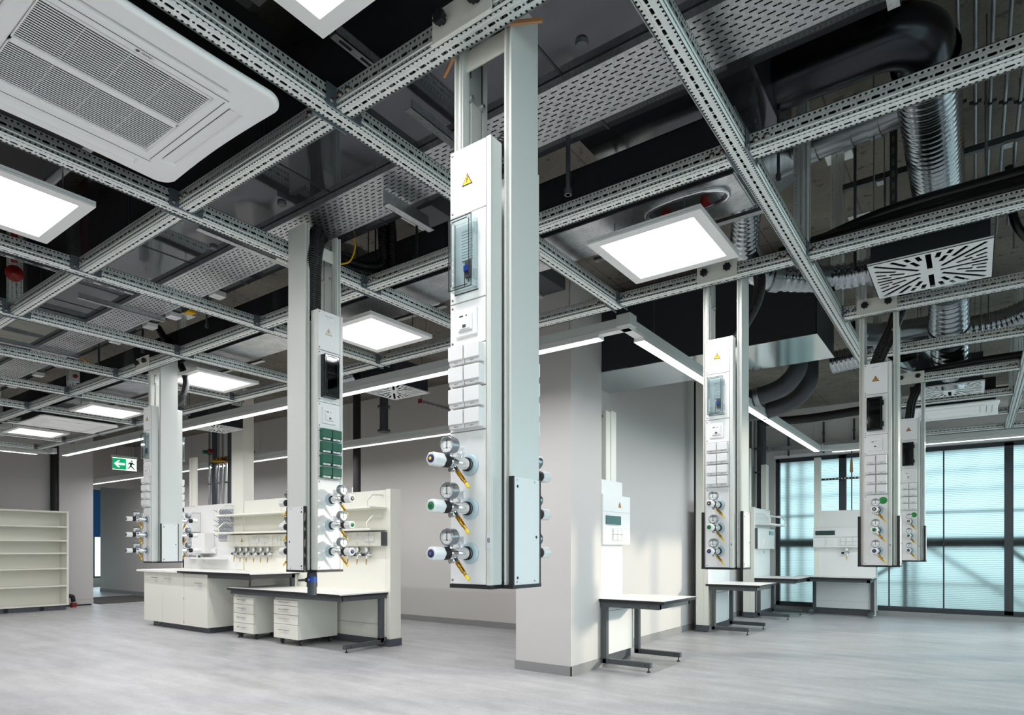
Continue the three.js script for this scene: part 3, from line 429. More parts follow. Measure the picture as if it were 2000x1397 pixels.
// ---------- the laboratory bench on the left ----------
function handleBar(u, h, v, len, vert) { return [cyl([u - 0.03, h, v - len / 2], [u - 0.03, h, v + len / 2], 0.005, 0.005, 8), cyl([u, h, v - len / 2 + 0.006], [u - 0.03, h, v - len / 2 + 0.006], 0.004, 0.004, 8), cyl([u, h, v + len / 2 - 0.006], [u - 0.03, h, v + len / 2 - 0.006], 0.004, 0.004, 8)]; }
function slotLabel(t, u, h, v) { return part(t, 'label_holder', bx(u - 0.003, u, h - 0.075, h - 0.025, v - 0.045, v + 0.045, 0.001), M.plastic); }
{
  const t = thing('laboratory_cupboard', 'white three-door laboratory base cupboard on a dark plinth', 'cupboard', [5.5, 0, 10.65]);
  part(t, 'carcass', bx(5.22, 5.9, 0.09, 0.92, 9.61, 11.7, 0.002), M.cream); part(t, 'plinth', bx(5.27, 5.9, 0, 0.09, 9.68, 11.5), M.plinth);
  const cuts = [[11.7, 11.05], [11.044, 10.335], [10.325, 9.61]], hv = [11.28, 10.83, 9.86];
  cuts.forEach(([a, b], i) => { const d = part(t, 'door', bx(5.2, 5.22, 0.09, 0.925, b + 0.003, a - 0.003, 0.002), M.cream); part(d, 'handle', handleBar(5.2, 0.835 - (i === 2 ? 0.05 : 0), hv[i], 0.19), M.handle); slotLabel(d, 5.2, 0.83 - (i === 2 ? 0.05 : 0), hv[i] - 0.03); });
  part(t, 'hinge', [0.12, 0.5, 0.88].map((h) => cyl([5.2, h, 10.33], [5.2, h + 0.04, 10.33], 0.005, 0.005, 8)), M.steel); part(t, 'wire_loop', tube([[5.24, 0.07, 11.4], [5.23, 0.045, 11.36], [5.24, 0.04, 11.28], [5.25, 0.06, 11.24]], 0.004, 6), M.steel);
  const w = thing('worktop', 'long white raised worktop with a sink zone and a dark front edge', 'worktop', [5.5, 0.93, 10.1]);
  part(w, 'slab', [bx(5.14, 5.97, 0.93, 0.967, 10.42, 11.85, 0.004)], M.top, 'white part round the sink'); part(w, 'bench_top', bx(5.14, 5.97, 0.95, 0.9665, 8.35, 10.42), M.top); part(w, 'edge_band', [bx(5.136, 5.97, 0.938, 0.95, 8.348, 10.42), bx(5.134, 5.14, 0.938, 0.965, 8.348, 10.42)], M.edge);
  part(w, 'front_rail', [bx(5.2, 5.24, 0.87, 0.935, 8.42, 9.6), bx(5.24, 5.94, 0.88, 0.935, 8.42, 8.46), bx(5.88, 5.93, 0.0, 0.935, 8.42, 8.48)], M.frame);
  part(w, 'rear_panel', bx(5.93, 5.95, 0.3, 0.93, 8.4, 9.6), M.cream);
  // sink wall, tap and accessories on the left
  const f = thing('swing_faucet', 'white angular laboratory faucet over the sink zone', 'faucet', [5.92, 0.97, 10.95]);
  part(f, 'spout', tube([[5.94, 1.3, 10.75], [5.72, 1.31, 10.95], [5.6, 1.31, 11.1], [5.58, 1.3, 11.13], [5.58, 1.2, 11.13]], 0.017, 10, 10, 0.1), M.white); part(f, 'mount', bx(5.9, 5.965, 1.24, 1.33, 10.65, 10.82, 0.01), M.white); part(f, 'lever', [cyl([5.7, 1.21, 10.8], [5.7, 1.17, 10.8], 0.02)], M.green);
  const s = thing('splash_shelf', 'white moulded sink splashback with a narrow ledge', 'sink splashback', [5.9, 0.97, 10.9]); part(s, 'ledge', bx(5.78, 5.96, 1.14, 1.175, 10.3, 11.25, 0.01), M.white); part(s, 'backing', bx(5.94, 5.965, 0.968, 1.36, 10.05, 11.45), M.white); part(s, 'basin', bx(5.4, 5.9, 0.80, 0.93, 10.6, 11.3, 0.02), M.white);
  const d = thing('soap_dispenser', 'pair of clear soap bottles beside the white dispenser box', 'dispenser', [5.85, 1.2, 11.5]); for (const v of [11.42, 11.52]) part(d, 'bottle', turned([[0, 0], [0.035, 0], [0.035, 0.15], [0.012, 0.18], [0.012, 0.2], [0, 0.2]], [5.88, 1.2, v], [0, 1, 0], 14), M.smoke); part(d, 'pump', [11.42, 11.52].map((v) => cyl([5.88, 1.38, v], [5.88, 1.44, v], 0.014)), M.grey); part(d, 'rail', bx(5.84, 5.965, 1.18, 1.2, 11.36, 11.6), M.steel);
  const b1 = thing('towel_dispenser', 'white paper dispenser box on the sink wall above the soap bottles', 'dispenser', [5.9, 1.4, 11.15]); part(b1, 'case', bx(5.78, 5.965, 1.24, 1.6, 10.78, 11.22, 0.01), M.white); part(b1, 'slit', bx(5.82, 5.92, 1.238, 1.242, 10.85, 11.15), M.shadowGap);
  const b2 = thing('wall_box', 'larger white box on the sink wall behind the hanging column', 'box', [5.9, 1.65, 11.6]); part(b2, 'case', bx(5.72, 5.965, 1.62, 1.98, 11.25, 11.9, 0.01), M.white); part(b2, 'lid_line', bx(5.718, 5.966, 1.955, 1.96, 11.25, 11.9), M.shadowGap);
  const r = thing('draining_rack', 'grey peg rack for drying glassware on the sink wall', 'rack', [5.95, 1.5, 10.4]); part(r, 'board', bx(5.945, 5.965, 1.46, 2.0, 10.15, 10.62, 0.004), std(0xa9adb0, 0.5));
  const pegs = []; for (let i = 0; i < 5; i++) for (let j = 0; j < 6; j++) pegs.push(cyl([5.95, 1.5 + j * 0.085, 10.2 + i * 0.09], [5.83, 1.56 + j * 0.085, 10.2 + i * 0.09], 0.005, 0.004, 6)); pegs.forEach((g) => part(r, 'peg', g, M.conduit));
}
{ // energy wall behind the benches
  const t = thing('service_wall', 'white double-sided service wall carrying shelves, sockets and gas taps behind the bench', 'service wall', [6.06, 0, 8.9]);
  part(t, 'end_panel', [bx(5.967, 6.163, 0.1, 2.13, 6.36, 6.45, 0.004)], M.cream); part(t, 'foot', bx(5.95, 6.17, 0, 0.1, 6.35, 6.6), M.plinth, 'dark grey foot'); part(t, 'plinth', bx(5.97, 6.15, 0, 0.1, 6.45, 9.7), M.plinth);
  for (const [a, b] of [[6.45, 7.95], [7.955, 8.4], [8.405, 9.85]]) part(t, 'rear_panel', bx(5.965, 5.985, a < 8 && b > 8 ? 0.1 : 0.1, 2.12, a, b, 0.002), M.cream);
  part(t, 'lower_panel', [bx(5.955, 5.967, 0.13, 0.72, 6.45, 8.35)], M.cream); part(t, 'panel_joint', [bx(5.953, 5.9555, 0.29, 0.293, 6.45, 8.35)], M.shadowGap);
  part(t, 'tall_post', [bx(5.95, 6.15, 0.97, 4.0, 9.87, 10.22, 0.004)], M.cream); part(t, 'sink_panel', bx(5.967, 5.985, 0.97, 2.1, 10.22, 11.9, 0.002), M.white); part(t, 'side_post', [bx(5.95, 6.0, 2.1, 2.98, 11.42, 11.52), bx(5.95, 6.0, 2.1, 2.98, 11.54, 11.62)], M.cream);
  part(t, 'end_return', bx(5.967, 6.163, 0.1, 2.1, 11.85, 11.93), M.cream);
  for (const h of [1.86, 1.57]) { const s = part(t, 'shelf', bx(5.66, 5.965, h, h + 0.022, 6.42, 10.25, 0.003), M.cream);
    for (const v of [6.5, 8.3, 8.42, 10.15]) part(s, 'shelf_bracket', tube([[5.95, h + 0.02, v], [5.69, h + 0.02, v], [5.68, h + 0.1, v], [5.78, h + 0.19, v], [5.95, h + 0.19, v]], 0.012, 8, 8, 0.05), M.cream); }
  for (const [a, b, dark] of [[6.42, 8.3, 1], [8.45, 10.2, 0]]) {
    const m = part(t, 'socket_channel', bx(5.86, 5.965, 1.36, 1.55, a, b, 0.003), M.cream); if (dark) part(m, 'end_cap', bx(5.855, 5.965, 1.362, 1.548, a - 0.004, a + 0.002), M.grey);
    for (let k = 1; k < 8; k++) part(m, 'divider', bx(5.857, 5.861, 1.362, 1.548, a + (k * (b - a)) / 8 - 0.002, a + (k * (b - a)) / 8 + 0.002), M.flange);
    const n = dark ? [[6.6, 0], [6.69, 0], [7.1, 0], [7.19, 0], [7.4, 0], [7.49, 0], [7.64, 1], [7.73, 1]] : [[9.05, 0], [9.14, 0], [9.3, 0], [9.39, 0], [8.8, 0]];
    for (const [v, g] of n) part(m, 'socket', bx(5.835, 5.86, 1.42, 1.5, v - 0.04, v + 0.04, 0.006), g ? M.green : M.white); if (dark) part(m, 'data_outlet', bx(5.85, 5.861, 1.42, 1.5, 6.84, 6.94, 0.004), M.white);
    if (!dark) warningSign(m, [5.859, 1.46, 9.75], -quarter, 0.07);
  }
}
{
  const t = thing('laboratory_table', 'low white bench table with grey C-shaped frame over two drawer pedestals', 'table', [5.55, 0, 7.4]);
  part(t, 'table_top', bx(5.15, 5.965, 0.733, 0.748, 6.4, 8.96), M.top); part(t, 'edge_band', [bx(5.147, 5.965, 0.715, 0.733, 6.398, 8.962), bx(5.145, 5.15, 0.715, 0.745, 6.398, 8.962)], M.edge);
  part(t, 'front_rail', bx(5.18, 5.22, 0.655, 0.715, 6.42, 8.92, 0.003), M.frame);
  for (const v of [6.42, 8.86]) { const l = part(t, 'leg', [bx(5.2, 5.965, 0.655, 0.715, v, v + 0.06, 0.004), bx(5.85, 5.915, 0.06, 0.66, v, v + 0.06, 0.004), bx(5.26, 5.9, 0.045, 0.1, v, v + 0.06, 0.004), bx(5.85, 5.965, 0.08, 0.13, v, v + 0.06, 0.004)], M.frame); part(l, 'levelling_foot', [cyl([5.3, 0.0, v + 0.03], [5.3, 0.012, v + 0.03], 0.02, 0.016), cyl([5.3, 0.01, v + 0.03], [5.3, 0.05, v + 0.03], 0.006)], M.rubber); part(l, 'end_plug', [cyl([5.35, 0.07, v - 0.001], [5.35, 0.07, v + 0.002], 0.009), cyl([5.32, 0.685, v - 0.001], [5.32, 0.685, v + 0.002], 0.008)], M.black); }
}
function pedestal(v0, v1, heights, label) {
  const w = Math.abs(v1 - v0), t = thing('drawer_pedestal', label, 'drawer unit', [5.55, 0, (v0 + v1) / 2], 'drawer pedestals under the low bench table');
  part(t, 'carcass', bx(5.26, 5.9, 0.085, 0.62, v0, v1, 0.002), M.cream); part(t, 'top_panel', bx(5.255, 5.9, 0.62, 0.645, v0 - 0.002, v1 + 0.002, 0.003), M.cream);
  let h = 0.085; heights.forEach((d) => { const f = part(t, 'drawer', bx(5.238, 5.258, h + 0.004, h + d - 0.003, v0, v1, 0.002), M.cream); part(f, 'handle', handleBar(5.238, h + d * 0.62, (v0 + v1) / 2 + 0.02, w * 0.4), M.handle); if (d > 0.1 && heights.length) slotLabel(f, 5.238, h + d * 0.62 + 0.04, (v0 + v1) / 2); h += d; });
  for (const u of [5.33, 5.82]) for (const v of [v0 + 0.07, v1 - 0.07]) { const c = part(t, 'caster', [-0.02, 0.02].map((s) => new THREE.TorusGeometry(0.023, 0.0145, 8, 18).rotateY(0.5).translate(u + s * 0.5, 0.0385, -(v + s))), M.rubber); part(c, 'wheel_disc', [-0.036, 0.036].map((s) => cyl([u + s * 0.5, 0.0385, v + s * 0.86], [u + s * 0.62, 0.0385, v + s], 0.022)), M.grey); part(c, 'fork', [cyl([u, 0.05, v], [u, 0.088, v], 0.012), bx(u - 0.02, u + 0.02, 0.06, 0.075, v - 0.02, v + 0.02, 0.004)], M.rubber); }
}
pedestal(8.42, 8.94, [0.145, 0.14, 0.135, 0.112], 'farther drawer pedestal on casters with four equal drawers');
pedestal(7.375, 7.92, [0.2, 0.13, 0.125, 0.078], 'nearer drawer pedestal on casters with a deep bottom drawer');
// small gas taps in two rows
function benchTap(u, h, v, turn, label, group) {
  const t = thing('bench_gas_tap', label, 'gas tap', [u, h, v], group);
  bare(t, 'body', benchGeo.body, M.chrome, [0, 0, 0], turn); bare(t, 'handle', benchGeo.handle, M.rubber, [0, 0, 0], turn); bare(t, 'gauge', benchGeo.gauge, M.steel, [0, 0, 0], turn); bare(t, 'gauge_dial', benchGeo.dial, M.dial, [0, 0, 0], turn); bare(t, 'nozzle', benchGeo.nozzle, M.brass, [0, 0, 0], turn);
}
const benchGeo = { body: merge([cyl([0, 0, 0], [-0.1, 0, 0], 0.018), cyl([0, 0, 0], [-0.012, 0, 0], 0.03), cyl([-0.06, 0, -0.07], [-0.06, 0, 0.07], 0.014), cyl([-0.07, -0.01, 0], [-0.08, -0.06, 0], 0.012)]), handle: merge([cyl([-0.06, 0, 0.05], [-0.06, 0, 0.1], 0.02)]), gauge: merge([cyl([-0.05, 0.07, 0], [-0.085, 0.07, 0], 0.036, 0.036, 20), cyl([-0.07, 0.01, 0], [-0.07, 0.04, 0], 0.008)]), dial: merge(new THREE.CircleGeometry(0.033, 20).rotateY(-quarter).translate(-0.0858, 0.07, 0)), nozzle: merge([cyl([-0.08, -0.055, 0], [-0.085, -0.1, 0], 0.009), cyl([-0.085, -0.1, 0], [-0.088, -0.14, 0], 0.0075, 0.005)]) };
[10.02, 9.84, 9.66, 9.45, 9.25, 9.06].forEach((v, i) => benchTap(5.965, 1.24, v, 0, `small brass-nozzled gas tap, ${nth[i]} of six from the sink end of the raised bench`, 'six gas taps over the raised bench'));
[7.54, 7.34, 7.13, 6.93, 6.74].forEach((v, i) => benchTap(5.965, 1.24, v, 0, `small brass-nozzled gas tap, ${nth[i]} of five over the low bench table`, 'five gas taps over the low bench'));

// ---------- open shelving unit ----------
{
  const t = thing('shelving_unit', 'cream open shelving unit with five shelves against the far end wall', 'shelf', [4, 0, 16.35]);
  part(t, 'side_panel', bx(5.5, 5.54, 0.1, 2.13, 15.95, 16.35, 0.002), M.cream); part(t, 'side_panel', bx(2.5, 2.54, 0.1, 2.13, 15.95, 16.35, 0.002), M.cream); part(t, 'back_panel', bx(2.5, 5.54, 0.1, 2.13, 16.35, 16.37), M.cream);
  part(t, 'top_panel', bx(2.5, 5.54, 2.1, 2.135, 15.94, 16.36, 0.002), M.cream); for (const h of [1.78, 1.48, 1.21, 0.88, 0.505, 0.1]) part(t, 'shelf', bx(2.54, 5.5, h, h + 0.032, 15.95, 16.35, 0.002), M.cream);
  part(t, 'plinth', bx(2.52, 5.5, 0, 0.1, 15.98, 16.33), M.plinth); part(t, 'cable_outlet', [[4.43, 0.05], [5.05, 0.05]].map(([u, h]) => cyl([u, h, 15.975], [u, h, 15.98], 0.045, 0.045, 20)), M.black);
}
// ---------- benches along the alcove and the facade ----------
function alcoveBench(u0, u1, labels) {                               // C-frame table and the service wall behind it
  const t = thing('wall_bench', labels[0], 'table', [(u0 + u1) / 2, 0, 3.05]);
  part(t, 'table_top', bx(u0, u1, 0.753, 0.768, 2.62, 3.44), M.top); part(t, 'edge_band', [bx(u0 - 0.002, u1 + 0.002, 0.735, 0.753, 2.618, 3.44), bx(u0 - 0.003, u1, 0.735, 0.766, 2.615, 2.62), bx(u0 - 0.004, u0, 0.735, 0.765, 2.618, 3.44)], M.edge);
  part(t, 'front_rail', bx(u0 + 0.03, u1 - 0.03, 0.68, 0.735, 2.68, 2.71), M.frame);
  for (const u of [u0 + 0.02, u1 - 0.08]) { const l = part(t, 'leg', [bx(u, u + 0.06, 0.675, 0.735, 2.68, 3.44, 0.004), bx(u, u + 0.06, 0.05, 0.68, 3.3, 3.36, 0.004), bx(u, u + 0.06, 0.05, 0.105, 2.78, 3.35, 0.004)], M.frame); part(l, 'levelling_foot', [cyl([u + 0.03, 0, 2.81], [u + 0.03, 0.012, 2.81], 0.02, 0.016), cyl([u + 0.03, 0.01, 2.81], [u + 0.03, 0.05, 2.81], 0.006)], M.rubber); part(l, 'end_plug', [cyl([u - 0.001, 0.078, 2.84], [u + 0.002, 0.078, 2.84], 0.008), cyl([u - 0.001, 0.705, 2.8], [u + 0.002, 0.705, 2.8], 0.008)], M.black); }
  part(t, 'modesty_panel', bx(u0 + 0.08, u1 - 0.08, 0.12, 0.7, 3.37, 3.39, 0.002), M.white); part(t, 'panel_joint', bx(u0 + 0.08, u1 - 0.08, 0.61, 0.613, 3.368, 3.371), M.shadowGap); part(t, 'plinth', bx(u0 + 0.05, u1 - 0.05, 0, 0.12, 3.42, 3.6), M.frame);
}
alcoveBench(6.3, 7.24, ['white narrow bench table with open grey legs standing beside the pier']);
alcoveBench(9.95, 10.95, ['white narrow bench table with open grey legs under the fourth hanging column']);
alcoveBench(12.55, 13.7, ['white bench table in the alcove corner next to the facade bench']);
function serviceWall(u0, u1, label, tall) {
  const t = thing('wall_service_unit', label, 'service wall', [(u0 + u1) / 2, 0, 3.55]);
  part(t, 'rear_panel', bx(u0, u1, 0.11, 2.12, 3.45, 3.47, 0.002), M.white); part(t, 'plinth', bx(u0 - 0.02, u1, 0, 0.11, 3.4, 3.62, 0.01), M.plinth);
  if (tall) { part(t, 'end_post', [bx(u0 - 0.03, u0 + 0.06, 0.11, tall, 3.47, 3.6, 0.003), bx(u0 - 0.03, u0 + 0.06, 0.11, 2.12, 3.4, 3.468)], M.cream); part(t, 'gap_seal', bx(u0 - 0.02, u0 + 0.05, 0.05, tall, 3.6, 3.635), M.edge); }
  return t;
}
{
  const a = serviceWall(6.36, 7.02, 'white service wall panel with a breaker box above the bench beside the pier');
  part(a, 'cable_duct', bx(6.62, 6.73, 2.12, 2.93, 3.46, 3.56, 0.003), M.cream); part(a, 'cable_duct', bx(6.745, 6.88, 2.12, 2.95, 3.46, 3.56, 0.003), M.cream); part(a, 'bracket', [bx(6.5, 6.62, 2.85, 2.88, 3.5, 3.54)], M.steel);
  const m = part(a, 'breaker_cabinet', [bx(6.36, 7.05, 1.37, 1.94, 3.36, 3.45, 0.004)], M.white); part(m, 'cover_line', [bx(6.36, 7.05, 1.555, 1.559, 3.358, 3.361), bx(6.36, 7.05, 1.745, 1.749, 3.358, 3.361)], M.flange); warningSign(m, [6.77, 1.83, 3.358], 0, 0.075, std(0xd48a1c, 0.5));
  part(m, 'smoked_window', bx(6.42, 6.78, 1.6, 1.7, 3.345, 3.36, 0.004), std(0x4c6d6c, 0.15)); for (const u of [6.58, 6.68, 6.78]) for (const h of [1.42, 1.49]) part(m, 'socket', bx(u, u + 0.085, h, h + 0.06, 3.335, 3.36, 0.004), M.white);
  const b = serviceWall(9.98, 11.2, 'white service wall with a tall end post under the fourth hanging column', 4.0); part(b, 'side_fin', bx(11.14, 11.2, 0.11, 2.12, 3.47, 3.7), M.cream);
  const c = serviceWall(12.55, 13.9, 'white service wall in the alcove corner with shelf and sockets', 3.25); part(c, 'frame_post', [bx(13.6, 13.7, 2.1, 3.05, 3.45, 3.55), bx(13.72, 13.8, 2.1, 3.05, 3.45, 3.55)], M.cream);
  const sh = part(c, 'shelf', bx(12.6, 13.9, 1.78, 1.81, 3.12, 3.45, 0.003), M.white); for (const u of [12.62, 13.85]) part(sh, 'shelf_bracket', tube([[u, 1.8, 3.44], [u, 1.8, 3.14], [u, 1.9, 3.13], [u, 1.99, 3.24], [u, 1.99, 3.44]], 0.014, 8, 8, 0.05), M.white); part(sh, 'shelf_rail', cyl([12.62, 1.96, 3.2], [13.85, 1.96, 3.2], 0.012), M.white);
  const k = part(c, 'socket_channel', bx(12.6, 13.85, 1.32, 1.72, 3.35, 3.45, 0.003), M.white); part(k, 'end_cap', bx(12.594, 12.601, 1.322, 1.718, 3.35, 3.45), M.grey); part(k, 'smoked_window', bx(13.45, 13.75, 1.6, 1.68, 3.335, 3.352), std(0x4c6d6c, 0.15)); for (const u of [13.0, 13.1, 13.35]) part(k, 'socket', bx(u, u + 0.08, 1.38, 1.5, 3.335, 3.352, 0.004), M.white);
  benchTap(13.45, 1.26, 3.45, -quarter, 'single small gas tap on the alcove corner service wall', 'single gas taps on the wall benches');
}
{
  const t = thing('facade_bench', 'white bench table with a grey modesty panel backed against the frosted facade', 'table', [14.0, 0, 2.1]);
  part(t, 'table_top', bx(13.55, 14.28, 0.755, 0.77, 1.55, 2.95), M.top); part(t, 'edge_band', [bx(13.548, 14.28, 0.735, 0.755, 1.548, 2.95), bx(13.545, 13.55, 0.735, 0.768, 1.548, 2.95)], M.edge); part(t, 'front_rail', bx(13.6, 13.64, 0.68, 0.735, 1.58, 2.9), M.frame);
  for (const v of [1.58, 2.62]) part(t, 'leg', [bx(13.6, 14.28, 0.675, 0.735, v, v + 0.06, 0.004), bx(14.16, 14.22, 0.05, 0.68, v, v + 0.06, 0.004), bx(13.75, 14.25, 0.03, 0.09, v, v + 0.06, 0.004)], M.frame);
  part(t, 'modesty_panel', bx(14.2, 14.22, 0.13, 0.7, 1.64, 2.62, 0.002), M.white); part(t, 'panel_joint', [bx(14.198, 14.201, 0.27, 0.274, 1.64, 2.62), bx(14.198, 14.201, 0.61, 0.614, 1.64, 2.62)], M.flange); part(t, 'plinth', bx(14.24, 14.35, 0, 0.13, 1.64, 2.62), M.frame);
  const s = thing('facade_service_wall', 'white service wall standing before the frosted glass with a row of sockets', 'service wall', [14.32, 0, 2.1]);
  part(s, 'rear_panel', bx(14.28, 14.3, 0.1, 2.1, 1.55, 2.66, 0.002), M.white); part(s, 'post', bx(14.272, 14.41, 0.0, 3.2, 2.56, 2.675, 0.003), M.cream); part(s, 'post', bx(14.302, 14.41, 0.0, 2.12, 1.57, 1.64, 0.003), M.cream); part(s, 'rear_panel', bx(14.42, 14.44, 0.1, 2.1, 1.55, 2.66, 0.002), M.white); part(s, 'side_panel', bx(14.28, 14.44, 0.1, 2.1, 2.645, 2.66), M.white); part(s, 'side_panel', bx(14.28, 14.44, 0.1, 2.1, 1.55, 1.56), M.white);
  const up = part(s, 'breaker_channel', bx(14.18, 14.28, 1.56, 1.74, 1.55, 2.67, 0.003), M.white), lo = part(s, 'socket_channel', bx(14.16, 14.28, 1.35, 1.555, 1.55, 2.67, 0.003), M.white);
  part(up, 'smoked_window', bx(14.165, 14.182, 1.6, 1.69, 2.27, 2.63, 0.003), std(0x27433f, 0.15)); warningSign(up, [14.178, 1.66, 1.83], -quarter, 0.075, std(0xc98524, 0.5)); part(lo, 'data_outlet', bx(14.145, 14.162, 1.4, 1.51, 2.28, 2.41, 0.004), M.white); for (const [v, h] of [[2.12, 1.39], [2.02, 1.39], [2.12, 1.47], [2.02, 1.47], [1.9, 1.39], [1.9, 1.47]]) part(lo, 'socket', bx(14.135, 14.162, h, h + 0.07, v - 0.04, v + 0.04, 0.005), M.white);
  for (const v of [2.45, 1.75]) part(lo, 'divider', bx(14.158, 14.162, 1.352, 1.553, v - 0.003, v + 0.003), M.flange);
  benchTap(14.28, 1.24, 2.06, 0, 'single small gas tap on the facade service wall', 'single gas taps on the wall benches');
}

// ---------- ceiling cassettes ----------
const squircle = (s, r, dip, seg = 14) => { const pts = []; for (let q = 0; q < 4; q++) { const a0 = q * quarter, cx = [1, -1, -1, 1][q] * (s - r), cy = [1, 1, -1, -1][q] * (s - r);
  for (let k = 0; k <= seg; k++) { const a = a0 + (k / seg) * quarter; pts.push([cx + Math.cos(a) * r, cy + Math.sin(a) * r]); }
  const [x0, y0] = pts[pts.length - 1], nx = [-1, -1, 1, 1][q] * (s - r) * 0 , e = [[-(s - r), s], [-s, -(s - r)], [s - r, -s], [s, s - r]][q];
  for (let k = 1; k < 10; k++) { const f = k / 10, w = Math.sin(f * Math.PI) * dip, x = x0 + (e[0] - x0) * f, y = y0 + (e[1] - y0) * f; pts.push(q % 2 ? [x - Math.sign(x) * w, y] : [x, y - Math.sign(y) * w]); } }
  return new THREE.Shape(pts.map((p) => new THREE.Vector2(...p))); };
const logoTex = print(256, 64, (x, w, h) => { x.fillStyle = '#e4e4e2'; x.fillRect(0, 0, w, h); x.fillStyle = '#16161a'; x.font = 'italic bold 46px sans-serif'; x.fillText('TRANE', 74, 49); x.beginPath(); x.arc(36, 32, 26, 0, 7); x.fill(); x.fillStyle = '#4a4d52'; x.beginPath(); x.arc(31, 27, 13, 0, 7); x.fill(); });
function cassette(u, v, label, turn) {
  const t = thing('air_cassette', label, 'air conditioner', [u, 2.97, v], 'ceiling air cassettes'); t.rotation.y = turn; bases.set(t, new THREE.Vector3());
  const flat = (shape, d, y) => new THREE.ExtrudeGeometry(shape, { depth: d, bevelEnabled: false, curveSegments: 4 }).rotateX(quarter).translate(0, y + d, 0);
  const rect = (a, b, c, d) => sh2([[a, c], [b, c], [b, d], [a, d]]);
  const face = squircle(0.45, 0.07, 0.012); const vents = [[-0.26, 0.28, 0.336, 0.345], [-0.27, 0.27, -0.385, -0.345], [-0.385, -0.33, -0.26, 0.26], [0.335, 0.385, -0.26, 0.26]];
  const hole = (s, [a, b, c, d]) => s.holes.push(new THREE.Path([[a, c], [a, d], [b, d], [b, c]].map((p) => new THREE.Vector2(...p))));
  vents.forEach((q) => hole(face, q)); hole(face, [-0.27, 0.265, -0.262, 0.262]);
  part(t, 'fascia', [new THREE.ExtrudeGeometry(face, { depth: 0.004, bevelEnabled: true, bevelThickness: 0.012, bevelSize: 0.012, bevelSegments: 4, bevelOffset: -0.012 }).rotateX(quarter).translate(0, 0.02, 0)], M.ac);
  part(t, 'body', [new THREE.BoxGeometry(0.82, 0.26, 0.82).translate(0, 0.165, 0)], M.black);
  part(t, 'groove', [[-0.31, 0.31, -0.315, -0.3125], [-0.27, 0.31, 0.2985, 0.301], [0.3, 0.3025, -0.3, 0.285]].map(([a, b, c, d]) => new THREE.BoxGeometry(b - a, 0.001, d - c).translate((a + b) / 2, 0.0035, (c + d) / 2)), M.conduit);
  part(t, 'air_flap', new THREE.BoxGeometry(0.54, 0.004, 0.038).rotateX(-0.3).translate(0, 0.011, -0.366), M.ac);
  part(t, 'air_flap', new THREE.BoxGeometry(0.05, 0.004, 0.52).rotateZ(0.22).translate(0.36, 0.012, 0), M.ac); part(t, 'air_flap', new THREE.BoxGeometry(0.05, 0.004, 0.52).rotateZ(-0.22).translate(-0.357, 0.012, 0), M.ac);
  const g = part(t, 'intake_grille', [...[[-0.27, 0.265, -0.262, -0.2555], [-0.27, 0.265, 0.2555, 0.262], [-0.27, 0.265, -0.014, 0.014], [-0.27, -0.2665, -0.26, 0.26], [0.2615, 0.265, -0.26, 0.26]].map(([a, b, c, d]) => new THREE.BoxGeometry(b - a, 0.012, d - c).translate((a + b) / 2, 0.011, (c + d) / 2)), ...[-0.135, 0, 0.135].map((x) => new THREE.BoxGeometry(0.0016, 0.006, 0.52).translate(x, 0.017, 0)), new THREE.BoxGeometry(0.53, 0.002, 0.52).translate(0, 0.05, 0)], M.ac);
  const slat = merge(new THREE.BoxGeometry(0.53, 0.0022, 0.0098).rotateX(0.42));
  for (const z0 of [-0.2555, 0.014]) for (let k = 0; k < 20; k++) bare(g, 'slat', slat, M.ac, [0, 0.009, z0 + 0.006 + k * 0.01207]);
  part(t, 'maker_badge', new THREE.PlaneGeometry(0.062, 0.0155).rotateX(quarter).translate(0.02, 0.0032, 0.285), new THREE.MeshStandardMaterial({ map: logoTex, roughness: 0.4 }));
  return t;
}
cassette(0.98, 2.53, 'large white ceiling air cassette with a slatted grille, nearest the camera', 0);
cassette(3.41, 9.83, 'white ceiling air cassette far back between two light panels above the shelving end', 0);
cassette(9.41, 0.215, 'white ceiling air cassette beyond the second swirl diffuser near the facade', quarter);

